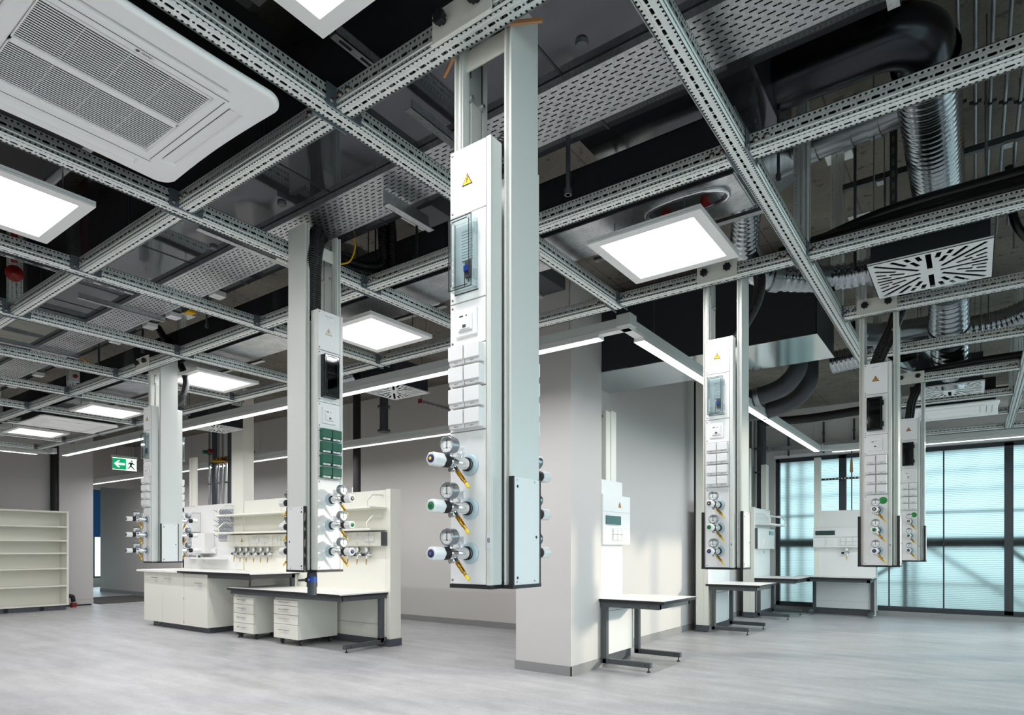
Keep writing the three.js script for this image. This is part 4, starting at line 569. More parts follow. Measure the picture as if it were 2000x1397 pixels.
// ---------- swirl diffusers with their plenum boxes ----------
function diffuser(u, v, h, label, up) {
  const t = thing('swirl_diffuser', label, 'air diffuser', [u, h, v], 'swirl air diffusers'); bases.set(t, new THREE.Vector3());
  for (const a of [-0.27, 0.27]) for (const b of [-0.27, 0.27]) part(t, 'hanger', new THREE.CylinderGeometry(0.004, 0.004, 4.245 - h - up, 6).translate(a, (4.245 - h + up) / 2, b), M.steel);
  const s = 0.305, plate = sh2([[-s, -s], [s, -s], [s, s], [-s, s]]);
  const slot = (a, r0, r1, w) => { const c = Math.cos(a), n = Math.sin(a), f = (r, k) => new THREE.Vector2(c * r - n * k, n * r + c * k); plate.holes.push(new THREE.Path([f(r0, -w), f(r1, -w), f(r1, w), f(r0, w)])); };
  const N = 32; for (let k = 0; k < N; k++) { const a = (k / N) * 2 * Math.PI, q = Math.max(Math.abs(Math.cos(a)), Math.abs(Math.sin(a))), m = 0.28 / q; if (k % 8 === 0) { slot(a, 0.05, m, 0.014); } else if (k % 4 === 0) slot(a, 0.08, m * 0.97, 0.0125); else if (k % 2 === 0) slot(a, 0.14, m * 0.74, 0.0125); else slot(a, 0.205, m * 0.98, 0.0125); }
  for (let k = 0; k < N; k++) if (k % 4 === 2) { const a = (k / N) * 2 * Math.PI, m = 0.28 / Math.max(Math.abs(Math.cos(a)), Math.abs(Math.sin(a))); slot(a, m * 0.8, m * 0.98, 0.0125); }
  part(t, 'plate', new THREE.ExtrudeGeometry(plate, { depth: 0.003, bevelEnabled: false }).rotateX(quarter).translate(0, 0.003, 0), M.diffuserPlate);
  part(t, 'frame', [[-s, s, -s, -s + 0.004], [-s, s, s - 0.004, s], [-s, -s + 0.004, -s, s], [s - 0.004, s, -s, s]].map(([a, b, c, d]) => new THREE.BoxGeometry(b - a, 0.012, d - c).translate((a + b) / 2, 0.006, (c + d) / 2)), M.diffuserPlate);
  part(t, 'plenum_box', [new THREE.BoxGeometry(0.57, 0.004, 0.57).translate(0, up, 0), ...[0, 1, 2, 3].map((k) => new THREE.BoxGeometry(0.004, up - 0.012, 0.57).translate(0.284, up / 2 + 0.008, 0).rotateY(k * quarter))], M.dark); part(t, 'hub', new THREE.CylinderGeometry(0.03, 0.03, 0.004, 20).translate(0, 0.001, 0), M.diffuserPlate);
  return t;
}
diffuser(4.61, 0.215, 3.0, 'swirl air diffuser with a dark plenum box above the twin columns', 0.3);
diffuser(8.21, 0.215, 3.0, 'farther swirl air diffuser next to the facade cassette', 0.3);
diffuser(5.33, 5.62, 3.2, 'swirl air diffuser below the strip light behind the near tall column', 0.3);
diffuser(5.33, 9.6, 3.2, 'swirl air diffuser over the raised worktop beside the tall white post', 0.35);

// ---------- sheet metal ducts, cable trays ----------
{
  const t = thing('square_duct', 'dark glossy sheet metal duct running back above the perforated cable tray', 'air duct', [2.2, 3.4, 6]);
  for (let k = 0; k < 10; k++) { const a = -0.1 + k * 1.45, b = a + 1.446; part(t, 'duct_section', [bx(1.8, 2.6, 3.235, 3.85, a, b)], M.darkDuct); part(t, 'flange', bx(1.795, 2.605, 3.232, 3.855, b - 0.004, b + 0.006), M.dark); }
  part(t, 'rivet_cap', [[2.1, 2.2], [2.1, 3.1], [2.15, 3.9], [2.1, 1.2], [2.2, 4.9]].map(([u, v]) => cyl([u, 3.235, v], [u, 3.222, v], 0.026, 0.022, 20)), M.grey);
  const d = thing('low_duct', 'dark flat air duct with a handwritten word running back beside the near tall column', 'air duct', [3.27, 3.13, 6]);
  for (let k = 0; k < 8; k++) { const a = 0.94 + k * 1.5; part(d, 'side_sheet', bx(3.1, 3.106, 3.13, 3.45, a, a + 1.496), M.darkDuct); part(d, 'bottom_sheet', bx(3.1, 3.46, 3.124, 3.132, a, a + 1.496), M.zinc); part(d, 'top_sheet', bx(3.1, 3.46, 3.445, 3.451, a, a + 1.496), M.darkDuct); part(d, 'far_sheet', bx(3.454, 3.46, 3.13, 3.45, a, a + 1.496), M.darkDuct); }
  part(d, 'end_sheet', bx(3.1, 3.46, 3.13, 3.45, 0.932, 0.94), M.zinc);
  const o = part(d, 'access_cover', (() => { const c = new THREE.CurvePath(), ring = []; for (let k = 0; k < 60; k++) { const a = (k / 60) * 2 * Math.PI; ring.push(new THREE.Vector3(3.23 + 0.09 * Math.sign(Math.sin(a)) * Math.abs(Math.sin(a)) ** 0.8, 3.118, -(1.22 + 0.215 * Math.cos(a)))); } return new THREE.TubeGeometry(new THREE.CatmullRomCurve3(ring, true), 80, 0.013, 10, true); })(), M.chrome);
  part(o, 'handle', [[1.12], [1.33]].map(([v]) => cyl([3.23, 3.124, v], [3.23, 3.09, v], 0.022, 0.028)), M.red); part(o, 'cover_plate', [bx(3.17, 3.29, 3.119, 3.123, 1.05, 1.39, 0.02)], M.steel);
  const scrawl = (pts) => tube(pts.map(([v, h]) => [3.0985, h, v]), 0.0018, 4, 5, 0.4), x0 = 1.53, k = 0.032;
  const L = [[[0.8, 1.9], [0.1, 1.7], [0.5, 1.2], [0.8, 0.6], [0.1, 0.1]], [[1.7, 1.3], [1.2, 1.0], [1.3, 0.4], [1.8, 0.4]], [[2.2, 0.1], [2.5, 2.2]], [[3.0, 0.1], [3.3, 2.2]], [[2.3, 1.1], [3.2, 1.2]], [[4.0, 0.1], [4.2, 2.0]], [[4.2, 1.2], [4.9, 2.0]], [[4.2, 1.2], [4.8, 0.4]], [[5.9, 1.6], [5.4, 1.1], [5.7, 0.6], [6.3, 0.9], [6.3, 1.5], [5.9, 1.6]], [[7.4, 0.6], [7.6, 2.1]], [[7.0, 2.0], [8.2, 2.2]], [[9.2, 0.8], [9.4, 2.2]], [[8.8, 2.1], [10, 2.3]]];
  part(d, 'handwriting', L.map((s) => scrawl(s.map(([a, b]) => [x0 - a * k, 3.19 + b * k]))), M.ink, 'handwritten word SCHROTT');
  single('wide_duct', 'broad dark sheet metal duct high under the slab at the middle of the picture', 'air duct', [bx(2.63, 3.9, 3.62, 4.1, 0.85, 1.8, 0.003)], M.darkDuct, [3, 3.62, 0]);
  const b = thing('box_duct', 'big box duct with a mirror-bright underside crossing above the fourth column', 'air duct', [6.8, 3.3, 2.2]);
  part(b, 'side_sheet', [bx(6.36, 6.366, 3.3, 3.98, 1.17, 3.4), bx(6.36, 7.25, 3.3, 3.98, 1.17, 1.176), bx(7.244, 7.25, 3.3, 3.98, 1.17, 3.75), bx(6.36, 7.25, 3.974, 3.98, 1.17, 3.75)], M.dark); part(b, 'bottom_sheet', bx(6.355, 7.255, 3.292, 3.3, 1.165, 3.75), std(0xc9cdcf, 0.1, 1));
  const i = single('added_shade_block', 'added black block that darkens the void above the near ceiling cassette', 'air duct', [bx(-1.5, 1.45, 3.5, 4.1, 0.6, 13)], M.rubber, [0, 3.5, 6]);  // black block added to darken the void over the cassette, no real duct
  const c = thing('ceiling_beam_cladding', 'dark square trunk crossing under the slab behind the hose loop', 'trunking', [4, 4.0, 3.7]); part(c, 'trunk', bx(3.1, 8.4, 4.02, 4.22, 3.45, 3.72), M.grey); part(c, 'light_edge', bx(3.1, 8.4, 4.0, 4.02, 3.72, 3.76), M.beam); c.userData.kind = 'thing';
  const tr = thing('transition_duct', 'bright sheet metal transition to the round branch pipe, with a pale green paper label', 'air duct', [4.4, 3.85, 1.1]); part(tr, 'hopper', (() => { const g = new THREE.CylinderGeometry(0.1, 0.3, 0.42, 4, 1).rotateY(Math.PI / 4).rotateX(quarter); return [g.translate(4.42, 3.85, -1.12), cyl([4.4, 3.87, 0.95], [4.4, 3.88, 0.86], 0.092, 0.092, 24)]; })(), M.zinc); part(tr, 'paper_label', bx(4.17, 4.2, 3.75, 3.86, 1.08, 1.2), std(0xb9c8b4, 0.6));
}
{ // perforated cable tray
  const t = thing('cable_tray', 'galvanised perforated cable tray running back across the whole grid', 'cable tray', [2.34, 3.2, 6]);
  const unit = () => { const s = sh2([[0, 0], [0.05, 0], [0.05, 0.29], [0, 0.29]]); for (let r = 0; r < 11; r++) { const y = 0.025 + r * 0.024, x = r % 2 ? 0.025 : 0.0; const add = (a, b) => s.holes.push(new THREE.Path([[a, y - 0.0035], [a, y + 0.0035], [b, y + 0.0035], [b, y - 0.0035]].map((p) => new THREE.Vector2(...p)))); if (r % 2) add(0.011, 0.039); else { add(0.0005, 0.0145); add(0.0355, 0.0495); } } return new THREE.ShapeGeometry(s); };
  const u = merge(unit().rotateX(quarter)), n = 60;   // x along, z across
  const row = mergeGeometries(Array.from({ length: n }, (_, i) => u.clone().translate(i * 0.05, 0, 0))).rotateY(quarter);
  for (let k = 0; k < 5; k++) bare(t, 'tray_bottom', row, M.zinc, [-0.145, 0, 7.2 - k * 3.0]);
  part(t, 'tray_side', [bx(2.195, 2.197, 3.2, 3.23, -1.2, 13.8), bx(2.483, 2.485, 3.2, 3.23, -1.2, 13.8)], M.zinc);
  for (let i = 0; i < 8; i++) { const v = 0.2 + i * 1.7; part(t, 'bracket', [bx(1.9, 2.52, 3.162, 3.198, v, v + 0.003), bx(1.9, 2.52, 3.162, 3.165, v, v + 0.04)], M.zinc); }
  const small = [[2.54, 3.19, 4.55], [2.56, 3.19, 5.25], [2.56, 3.19, 5.65], [2.56, 3.19, 6.3], [2.56, 3.19, 7.6], [2.56, 3.19, 8.2], [2.56, 3.19, 9.0], [2.56, 3.19, 9.6]];
  small.forEach(([u, h, v], i) => { const b = thing('junction_box', `small white square junction box hung along the cable tray, ${nth[i]} from the near end`, 'junction box', [u, h, v], 'junction boxes along the cable tray'); part(b, 'case', bx(u - 0.045, u + 0.045, h, h + 0.04, v - 0.045, v + 0.045, 0.006), M.white); part(b, 'lid_line', bx(u - 0.03, u + 0.03, h - 0.001, h, v - 0.002, v + 0.002), M.flange); });
  const c = thing('facade_cable_tray', 'perforated cable tray running along the wall above the frosted windows', 'cable tray', [14.35, 3.42, 1.5]);
  const row2 = row.clone().scale(0.6, 1, 1); for (let k = 0; k < 2; k++) bare(c, 'tray_bottom', row2, M.zinc, [-0.1, 0, 1 - k * 3]); part(c, 'tray_side', [bx(14.25, 14.252, 3.42, 3.49, -2.9, 3.5)], M.zinc);
}
// perforated light rails near the slab
function rail(a, b, label, red) { const t = thing('strut_rail', label, 'rail', a), along = Math.abs(a[0] - b[0]) > Math.abs(a[2] - b[2]), w = 0.02;
  part(t, 'rail', along ? [bx(a[0], b[0], a[1], a[1] + 0.004, a[2] - w, a[2] + w), bx(a[0], b[0], a[1], a[1] + 0.04, a[2] - w, a[2] - w + 0.003), bx(a[0], b[0], a[1], a[1] + 0.04, a[2] + w - 0.003, a[2] + w)] : [bx(a[0] - w, a[0] + w, a[1], a[1] + 0.004, a[2], b[2]), bx(a[0] - w, a[0] - w + 0.003, a[1], a[1] + 0.04, a[2], b[2]), bx(a[0] + w - 0.003, a[0] + w, a[1], a[1] + 0.04, a[2], b[2])], M.zinc);
  const n = Math.floor(Math.hypot(b[0] - a[0], b[2] - a[2]) / 0.1); part(t, 'slot', Array.from({ length: n }, (_, k) => { const s = (k + 0.3) * 0.1; return along ? bx(a[0] + Math.sign(b[0] - a[0]) * s, a[0] + Math.sign(b[0] - a[0]) * (s + 0.055), a[1] - 0.0008, a[1], a[2] - 0.006, a[2] + 0.006) : bx(a[0] - 0.006, a[0] + 0.006, a[1] - 0.0008, a[1], a[2] + Math.sign(b[2] - a[2]) * s, a[2] + Math.sign(b[2] - a[2]) * (s + 0.055)); }), M.darkVoid);
  if (red) part(t, 'end_cap', bx(a[0] - 0.02, a[0] + 0.005, a[1] - 0.01, a[1] + 0.05, a[2] - 0.025, a[2] + 0.025), M.red); for (const p of [a, b]) part(t, 'threaded_rod', cyl([p[0] + (along ? (p === a ? 0.03 : -0.03) : 0), p[1], p[2]], [p[0] + (along ? (p === a ? 0.03 : -0.03) : 0), p[0] < 2.6 && p[0] > 1.8 ? 3.235 : 4.24, p[2]], 0.005, 0.005, 6), M.steel); }
rail([6.45, 3.4, 3.2], [6.355, 3.4, 3.2].map((x, i) => i ? x : 7.5), 'galvanised strut rail with a red end cap hanging beside the pier', 1);
rail([6.55, 3.4, 6.37], [7.2, 3.4, 6.37], 'galvanised strut rail with a red end cap below the swirl diffuser', 1);
rail([1.5, 3.2, 1.9], [1.84, 3.2, 1.9], 'short slotted rail beside the light panel at the top edge');
rail([1.85, 3.19, 2.19], [2.6, 3.19, 2.19], 'slotted rail passing behind the near tall column');
rail([1.0, 3.19, 5.0], [2.15, 3.19, 5.0], 'slotted rail below the square duct over the far light panel');
rail([1.3, 3.19, 6.0], [2.2, 3.19, 6.0], 'dark slotted rail under the square duct where the tray passes');
{ const t = thing('tray_bracket', 'galvanised angle bracket jutting from the cable tray behind the near column', 'bracket', [2.4, 3.1, 2.5]); part(t, 'plate', [bx(2.28, 2.62, 3.1, 3.19, 2.48, 2.484), bx(2.28, 2.62, 3.1, 3.104, 2.44, 2.484)], M.zinc); }

// ---------- round ducts ----------
function roundDuct(name, label, pts, r, mat, rings, amp = 0.006, pitch = 0.035) {
  const t = thing(name, label, 'air duct', pts[0]); part(t, 'pipe', amp ? ribbed(pts, r, amp, pitch, 28) : tube(pts, r, 28, 10), mat);
  const c = new THREE.CatmullRomCurve3(pts.map((p) => V(...p))); for (const f of rings) { const p = c.getPointAt(f), d = c.getTangentAt(f), at = (s) => { const q = p.clone().addScaledVector(d, s); return [q.x, q.y, -q.z]; }; part(t, 'collar', cyl(at(-0.03), at(0.03), r + 0.011, r + 0.011, 28), M.steel); }
  return t;
}
const spiralMat = std(0xaab0b5, 0.2, 1), darkSteel = std(0x3c3e42, 0.25, 1);
roundDuct('spiral_duct', 'large ribbed spiral duct running away above the first swirl diffuser', [[3.78, 3.78, 0.2], [4.6, 3.78, 0.2], [5.4, 3.78, 0.2], [6.3, 3.76, 0.2]], 0.145, spiralMat, [], 0.007, 0.055);
roundDuct('duct_elbow', 'smooth dark elbow joining the spiral duct to the pipe along the slab', [[3.8, 3.78, 0.2], [3.66, 3.79, 0.22], [3.58, 3.8, 0.32], [3.57, 3.8, 0.5], [3.57, 3.8, 0.8], [3.57, 3.8, 1.2]], 0.135, darkSteel, [], 0);
roundDuct('branch_pipe', 'bright smooth branch pipe leading to the spiral duct', [[4.4, 3.88, 0.9], [4.37, 3.88, 0.6], [4.33, 3.88, 0.3]], 0.088, M.steel, [0.12, 0.45, 0.7], 0);
roundDuct('sloping_duct', 'banded silver duct dropping behind the first swirl diffuser', [[6.4, 3.72, 0.19], [7.0, 3.66, 0.19], [7.6, 3.45, 0.2], [8.0, 3.2, 0.2], [8.1, 3.05, 0.2]], 0.165, spiralMat, [0.3, 0.62, 0.86], 0.004, 0.08);
roundDuct('flexible_duct', 'crinkled flexible duct sweeping from the oval-hatch duct to the first swirl diffuser', [[3.62, 3.36, 1.08], [3.95, 3.38, 1.12], [4.3, 3.3, 1.22], [4.55, 3.22, 1.2], [4.72, 3.19, 1.0], [4.84, 3.18, 0.75], [4.86, 3.18, 0.5]], 0.085, spiralMat, [0.05, 0.62, 0.8, 0.98], 0.003, 0.045);
roundDuct('cross_duct', 'crinkled silver duct crossing behind the banded duct', [[8.6, 3.6, 1.4], [8.5, 3.62, 0.8], [8.5, 3.7, 0.1], [8.5, 3.74, -0.3], [8.3, 3.85, -0.7], [8.0, 3.95, -1.2]], 0.13, spiralMat, [0.35, 0.7], 0.006, 0.05);
roundDuct('silencer_duct', 'thick silver duct with dark bands beyond the end of the box duct', [[8.3, 3.62, 0.62], [9.0, 3.59, 0.5], [10, 3.56, 0.38], [11.2, 3.53, 0.25]], 0.22, spiralMat, [0.12, 0.3, 0.55], 0);
roundDuct('pale_branch', 'short pale branch duct beside the end of the box duct', [[7.26, 3.52, 1.0], [7.6, 3.55, 0.8], [7.8, 3.6, 0.3]], 0.11, M.steel, [0.5], 0);
roundDuct('small_round_duct', 'silver round duct seen under the slab left of the column with green sockets', [[3.0, 3.95, 4.9], [3.6, 3.85, 4.5], [4.6, 3.8, 4.3]], 0.15, spiralMat, [0.1, 0.5], 0.003, 0.16);
roundDuct('bench_duct', 'crinkled duct end behind the column with green sockets', [[4.7, 3.45, 6.6], [5.0, 3.4, 6.2], [5.05, 3.4, 5.9]], 0.12, spiralMat, [], 0.008, 0.04);
roundDuct('plastic_elbow', 'dark grey plastic pipe elbow turning up over the strip light', [[8.0, 3.14, 2.75], [8.0, 3.15, 2.4], [8.0, 3.17, 2.12], [8.0, 3.24, 1.86], [8.0, 3.4, 1.69], [8.0, 3.6, 1.67], [8.0, 4.2, 1.67]], 0.105, M.greyPipe, [0.32], 0);
roundDuct('plastic_elbow', 'second dark grey plastic pipe elbow just behind the first', [[8.6, 3.1, 2.8], [8.6, 3.1, 2.4], [8.6, 3.12, 2.1], [8.6, 3.2, 1.84], [8.6, 3.38, 1.68], [8.6, 3.6, 1.66], [8.6, 4.2, 1.66]], 0.1, M.greyPipe, [0.3], 0);
roundDuct('black_pipe_run', 'black insulated pipe running along the facade above the far service wall', [[11.5, 3.52, 3.0], [11.5, 3.5, 2.2], [11.5, 3.55, 1.0], [11.5, 3.6, -1.5]], 0.07, M.rubber, [], 0);

// ---------- hoses, cables ----------
function hose(name, label, strands, r, ties, corrugated = true) { const t = thing(name, label, 'cable hose', strands[0][0]); strands.forEach((pts) => part(t, 'hose', corrugated ? ribbed(pts, r, 0.0022, 0.012, 14) : tube(pts, r, 10, 10), M.hose));
  (ties ?? []).forEach(([p, q, w]) => part(t, 'cable_tie', cyl(p, q, w, w, 20), M.plastic)); return t; }
hose('corrugated_hose', 'pair of black corrugated hoses looping over the top of the column with green sockets', [[[2.24, 2.63, 3.04], [2.235, 2.8, 3.03], [2.23, 2.98, 3.0], [2.26, 3.1, 3.02], [2.33, 3.16, 3.1], [2.42, 3.14, 3.2], [2.6, 3.12, 3.24], [2.85, 3.13, 3.21], [3.0, 3.2, 3.2], [3.02, 3.4, 3.2], [3.0, 3.75, 3.22]], [[2.29, 2.63, 3.06], [2.285, 2.8, 3.05], [2.27, 2.98, 3.02], [2.31, 3.1, 3.04], [2.39, 3.15, 3.12], [2.48, 3.13, 3.22], [2.65, 3.17, 3.27], [2.85, 3.19, 3.25], [2.96, 3.25, 3.24], [2.97, 3.42, 3.24], [2.95, 3.75, 3.26]]], 0.031);
hose('corrugated_hose', 'black corrugated hose bending behind the near tall column', [[[1.72, 2.66, 1.32], [1.8, 2.8, 1.28], [1.86, 2.98, 1.27], [1.85, 3.12, 1.3], [1.8, 3.25, 1.4], [1.9, 3.5, 1.6]], [[1.75, 2.66, 1.36], [1.84, 2.8, 1.32], [1.9, 2.98, 1.31], [1.89, 3.12, 1.34], [1.85, 3.25, 1.44], [1.95, 3.5, 1.65]]], 0.026);
hose('corrugated_hose', 'black corrugated hose curving down behind the fourth hanging column', [[[4.2, 2.66, 1.28], [4.26, 2.8, 1.2], [4.33, 2.98, 1.14], [4.34, 3.15, 1.14], [4.28, 3.28, 1.2], [4.3, 3.4, 1.5]], [[4.24, 2.66, 1.3], [4.3, 2.8, 1.22], [4.38, 2.98, 1.17], [4.38, 3.15, 1.17], [4.32, 3.3, 1.24], [4.34, 3.4, 1.6]]], 0.027);
hose('corrugated_hose', 'black bundle of hoses falling into the front twin column', [[[5.36, 2.65, 0.6], [5.37, 2.8, 0.54], [5.4, 2.95, 0.48], [5.42, 3.1, 0.44], [5.5, 3.3, 0.4]], [[5.4, 2.65, 0.62], [5.41, 2.8, 0.57], [5.44, 2.95, 0.51], [5.46, 3.1, 0.47], [5.5, 3.3, 0.45]], [[5.33, 2.65, 0.57], [5.35, 2.8, 0.51], [5.37, 2.95, 0.45], [5.4, 3.1, 0.4], [5.5, 3.3, 0.36]]], 0.024);
hose('corrugated_hose', 'black bundle of hoses falling into the rear twin column', [[[7.75, 2.65, 0.56], [7.78, 2.9, 0.52], [7.84, 3.1, 0.4], [7.8, 3.13, 0.1], [7.7, 3.14, -0.4]], [[7.79, 2.65, 0.54], [7.82, 2.9, 0.5], [7.88, 3.12, 0.36], [7.84, 3.15, 0.1], [7.74, 3.16, -0.4]]], 0.03);
hose('corrugated_hose', 'black hose rising behind the column in front of the cupboard', [[[3.0, 2.66, 6.22], [3.08, 2.78, 6.16], [3.13, 2.93, 6.17], [3.12, 3.1, 6.25], [3.02, 3.5, 6.5]]], 0.03);
hose('corrugated_hose', 'black hose hanging in an arc at the side of the picture below the tray', [[[1.75, 3.45, 7.6], [1.68, 3.3, 7.45], [1.7, 3.12, 7.45], [1.6, 3.0, 7.7], [1.45, 3.06, 8.1]]], 0.04);
hose('cable_bundle', 'thick bundle of black cables lying along the beam above the first swirl diffuser', [[[4.05, 3.1, 0.95], [4.08, 3.13, 0.7], [4.1, 3.16, 0.2], [4.1, 3.17, -0.4], [4.1, 3.18, -1.4]], [[4.1, 3.1, 0.98], [4.14, 3.12, 0.7], [4.16, 3.14, 0.2], [4.16, 3.14, -0.4], [4.16, 3.15, -1.4]], [[4.06, 3.1, 0.9], [4.06, 3.11, 0.7], [4.05, 3.12, 0.2], [4.05, 3.12, -0.4], [4.05, 3.13, -1.4]], [[4.1, 3.12, 0.8], [4.11, 3.2, 0.4], [4.12, 3.22, -0.1], [4.12, 3.23, -1.4]]], 0.035, null, false);
hose('cable_bundle', 'bundle of black cables along the beam above the farther swirl diffuser', [[[7.65, 3.1, 0.45], [7.68, 3.14, 0.1], [7.68, 3.15, -0.4], [7.68, 3.15, -1.4]], [[7.7, 3.1, 0.4], [7.74, 3.12, 0.1], [7.74, 3.13, -0.4], [7.74, 3.13, -1.4]]], 0.04, null, false);
hose('coiled_cable', 'black cable hanging in loops at the picture edge beside the first swirl diffuser', [[[4.6, 3.5, -0.16], [4.6, 3.3, -0.17], [4.62, 3.15, -0.2], [4.7, 3.05, -0.3], [4.8, 3.15, -0.38], [4.7, 3.32, -0.4], [4.55, 3.3, -0.3], [4.55, 3.15, -0.28], [4.7, 3.1, -0.4], [4.8, 3.3, -0.55]]], 0.022, null, false);
{ const t = thing('yellow_cable', 'yellow cable looping down from the tray above the column with green sockets', 'cable', [2.6, 3.2, 3.2]); part(t, 'cable', tube([[2.55, 3.24, 3.12], [2.6, 3.22, 3.1], [2.64, 3.12, 3.08], [2.62, 3.02, 3.1], [2.56, 2.98, 3.12]].map(([a, b, c]) => [a, b + 0.1, c + 0.05]), 0.005, 8), M.yellow);
  const k = thing('yellow_cable', 'small loop of yellow cable below the tray above the cupboard bay', 'cable', [2.6, 3.2, 7.0]); part(k, 'cable', tube([[2.58, 3.2, 7.1], [2.62, 3.12, 7.0], [2.68, 3.06, 6.95], [2.62, 3.08, 7.1], [2.58, 3.15, 7.2]], 0.008, 8), M.yellow);
  const y = thing('coiled_cable', 'yellow cable coil hanging among the pipes at the picture edge', 'cable', [4.6, 3.9, -0.2]); part(y, 'coil', [0, 1, 2].map((i) => new THREE.TorusGeometry(0.08 + i * 0.012, 0.007, 8, 30).rotateY(0.6).translate(5.0 + i * 0.02, 3.92, 0.33)), M.yellow); }

// ---------- rods, pipes, fixings above the grid ----------
const far = ['nearest', ...nth.slice(1), 'fourteenth', 'last'];
const rods = [[2.6, 1.56, 3.0, 4.24, 0.011], [2.95, 2.9, 3.1, 4.24, 0.008], [3.05, 3.4, 3.1, 4.24, 0.006], [2.75, 3.55, 3.15, 4.24, 0.006], [2.7, 5.0, 3.1, 4.24, 0.008], [2.7, 6.1, 3.1, 4.24, 0.01], [2.65, 6.9, 3.1, 4.24, 0.01], [3.6, 0.85, 3.3, 4.24, 0.008], [4.6, 0.62, 3.1, 4.24, 0.009], [5.2, 0.45, 3.3, 4.24, 0.006], [6.2, 0.3, 3.3, 4.24, 0.006], [7.0, -0.1, 3.3, 4.24, 0.006], [4.3, 4.6, 3.1, 4.24, 0.006], [3.6, 4.1, 3.1, 4.24, 0.005], [2.3, 0.55, 3.26, 4.24, 0.012]];
rods.forEach(([u, v, a, b, r], i) => single('hanger_rod', `thin steel hanger rod between slab and grid, ${far[i]} going outward from the near column`, 'rod', [cyl([u, a, v], [u, b, v], r, r, 8), cyl([u, a, v], [u, a + 0.03, v], r * 1.7, r * 1.7, 8)], M.conduit, [u, a, v], 'thin hanger rods above the grid'));
for (let i = 0; i < 5; i++) { const v = 0.07 - i * 0.075, t = thing('steel_pipe', `slim steel supply pipe under the slab beside the spiral duct, ${nth[i]} of five`, 'pipe', [3, 4.1, v], 'slim steel pipes under the slab'); part(t, 'pipe', cyl([3.0, 4.1, v], [7.5 - i * 0.15, 4.1, v], 0.011, 0.011, 12), M.steel);
  for (const u of [3.35 + i * 0.06, 4.85 + i * 0.05]) part(t, 'pipe_clamp', [new THREE.TorusGeometry(0.016, 0.005, 8, 16).rotateY(quarter).translate(u, 4.1, -v), cyl([u, 4.115, v], [u, 4.24, v], 0.005), bx(u - 0.008, u + 0.008, 4.09, 4.11, v - 0.032, v + 0.032)], M.conduit); }
for (let i = 0; i < 3; i++) single('cross_pipe', `slim steel pipe crossing the supply pipes near the picture edge, ${nth[i]} of three`, 'pipe', cyl([4.25 + i * 0.13, 4.0, 0.12 - i * 0.06], [4.25 + i * 0.13, 4.0, -1.6], 0.012, 0.012, 12), M.steel, [4.25 + i * 0.13, 4.0, -0.5], 'slim steel pipes crossing under the slab');
for (let i = 0; i < 2; i++) single('black_conduit', ['thick black conduit under the slab left of the spiral duct, nearer one', 'thick black conduit under the slab left of the spiral duct, farther one'][i], 'pipe', [cyl([2.6, 4.05, 0.42 - i * 0.16], [3.62, 4.05, 0.42 - i * 0.16], 0.05, 0.05, 16), cyl([3.5, 4.05, 0.42 - i * 0.16], [3.54, 4.05, 0.42 - i * 0.16], 0.06, 0.06, 16)], M.rubber, [3.1, 4.05, 0.42 - i * 0.16]);
{ const t = thing('support_rail', 'dark strut rail crossing in front of the spiral duct', 'rail', [5.05, 3.9, 0]); part(t, 'rail', bx(5.06, 5.1, 3.88, 3.92, -1.4, 0.76), M.conduit); part(t, 'clip', [0.5, 0.1, -0.2].map((v) => bx(5.05, 5.11, 3.86, 3.88, v, v + 0.05)), M.zinc); part(t, 'drop_rod', [0.5, -0.2].map((v) => cyl([5.08, 3.2, v], [5.08, 3.88, v], 0.006)), M.steel);
  const p = thing('strut_post', 'slotted steel strut standing beside the spiral duct', 'strut', [4.75, 3.4, 0.42]); part(p, 'strut', bx(4.73, 4.77, 3.3, 4.1, 0.4, 0.44), M.conduit); part(p, 'slot', Array.from({ length: 9 }, (_, k) => bx(4.728, 4.73, 3.4 + k * 0.075, 3.44 + k * 0.075, 0.413, 0.427)), M.slab);
  const y = thing('capped_strut', 'steel strut ending in a yellow plastic cap above the cable tray', 'strut', [2.75, 3.4, 0.82]); part(y, 'strut', [bx(2.66, 2.7, 3.42, 3.6, 0.73, 0.77), bx(2.55, 2.7, 3.4, 3.425, 0.77, 0.8)], M.zinc); part(y, 'cap', [bx(2.655, 2.705, 3.36, 3.42, 0.725, 0.735), bx(2.655, 2.705, 3.36, 3.37, 0.725, 0.775), bx(2.655, 2.705, 3.36, 3.395, 0.768, 0.778), bx(2.655, 2.665, 3.36, 3.42, 0.725, 0.75)], M.yellow); part(y, 'cylinder', [cyl([2.52, 3.42, 0.8], [2.62, 3.4, 0.75], 0.018)], M.steel);
  const z = thing('capped_strut', 'yellow strut cap seen under the tray before the cupboard column', 'strut', [2.69, 3.3, 5.28]); part(z, 'cap', bx(2.66, 2.73, 3.27, 3.31, 5.22, 5.3, 0.006), M.yellow); part(z, 'strut', bx(2.67, 2.72, 3.31, 4.25, 5.24, 5.28), M.zinc);
  const s = thing('sprinkler_valve', 'red valve wheel beside an upright at the side of the picture', 'valve', [1.45, 3.35, 5.55]); part(s, 'wheel', [turned([[0, 0], [0.05, 0], [0.055, 0.02], [0.03, 0.035], [0.02, 0.08], [0, 0.08]], [1.58, 3.28, 5.52], [0, 1, 0], 20)], M.red); part(s, 'pipe', cyl([1.58, 3.36, 5.52], [1.58, 4.24, 5.52], 0.02), M.red);
  const w = thing('isolator_switch', 'small grey isolator box with a red knob on an upright far back', 'switch', [2.75, 3.2, 8.1]); part(w, 'case', bx(2.76, 2.86, 3.14, 3.26, 7.93, 7.965, 0.006), M.beam); part(w, 'knob', [cyl([2.81, 3.2, 7.93], [2.81, 3.2, 7.9], 0.02)], M.red);
}
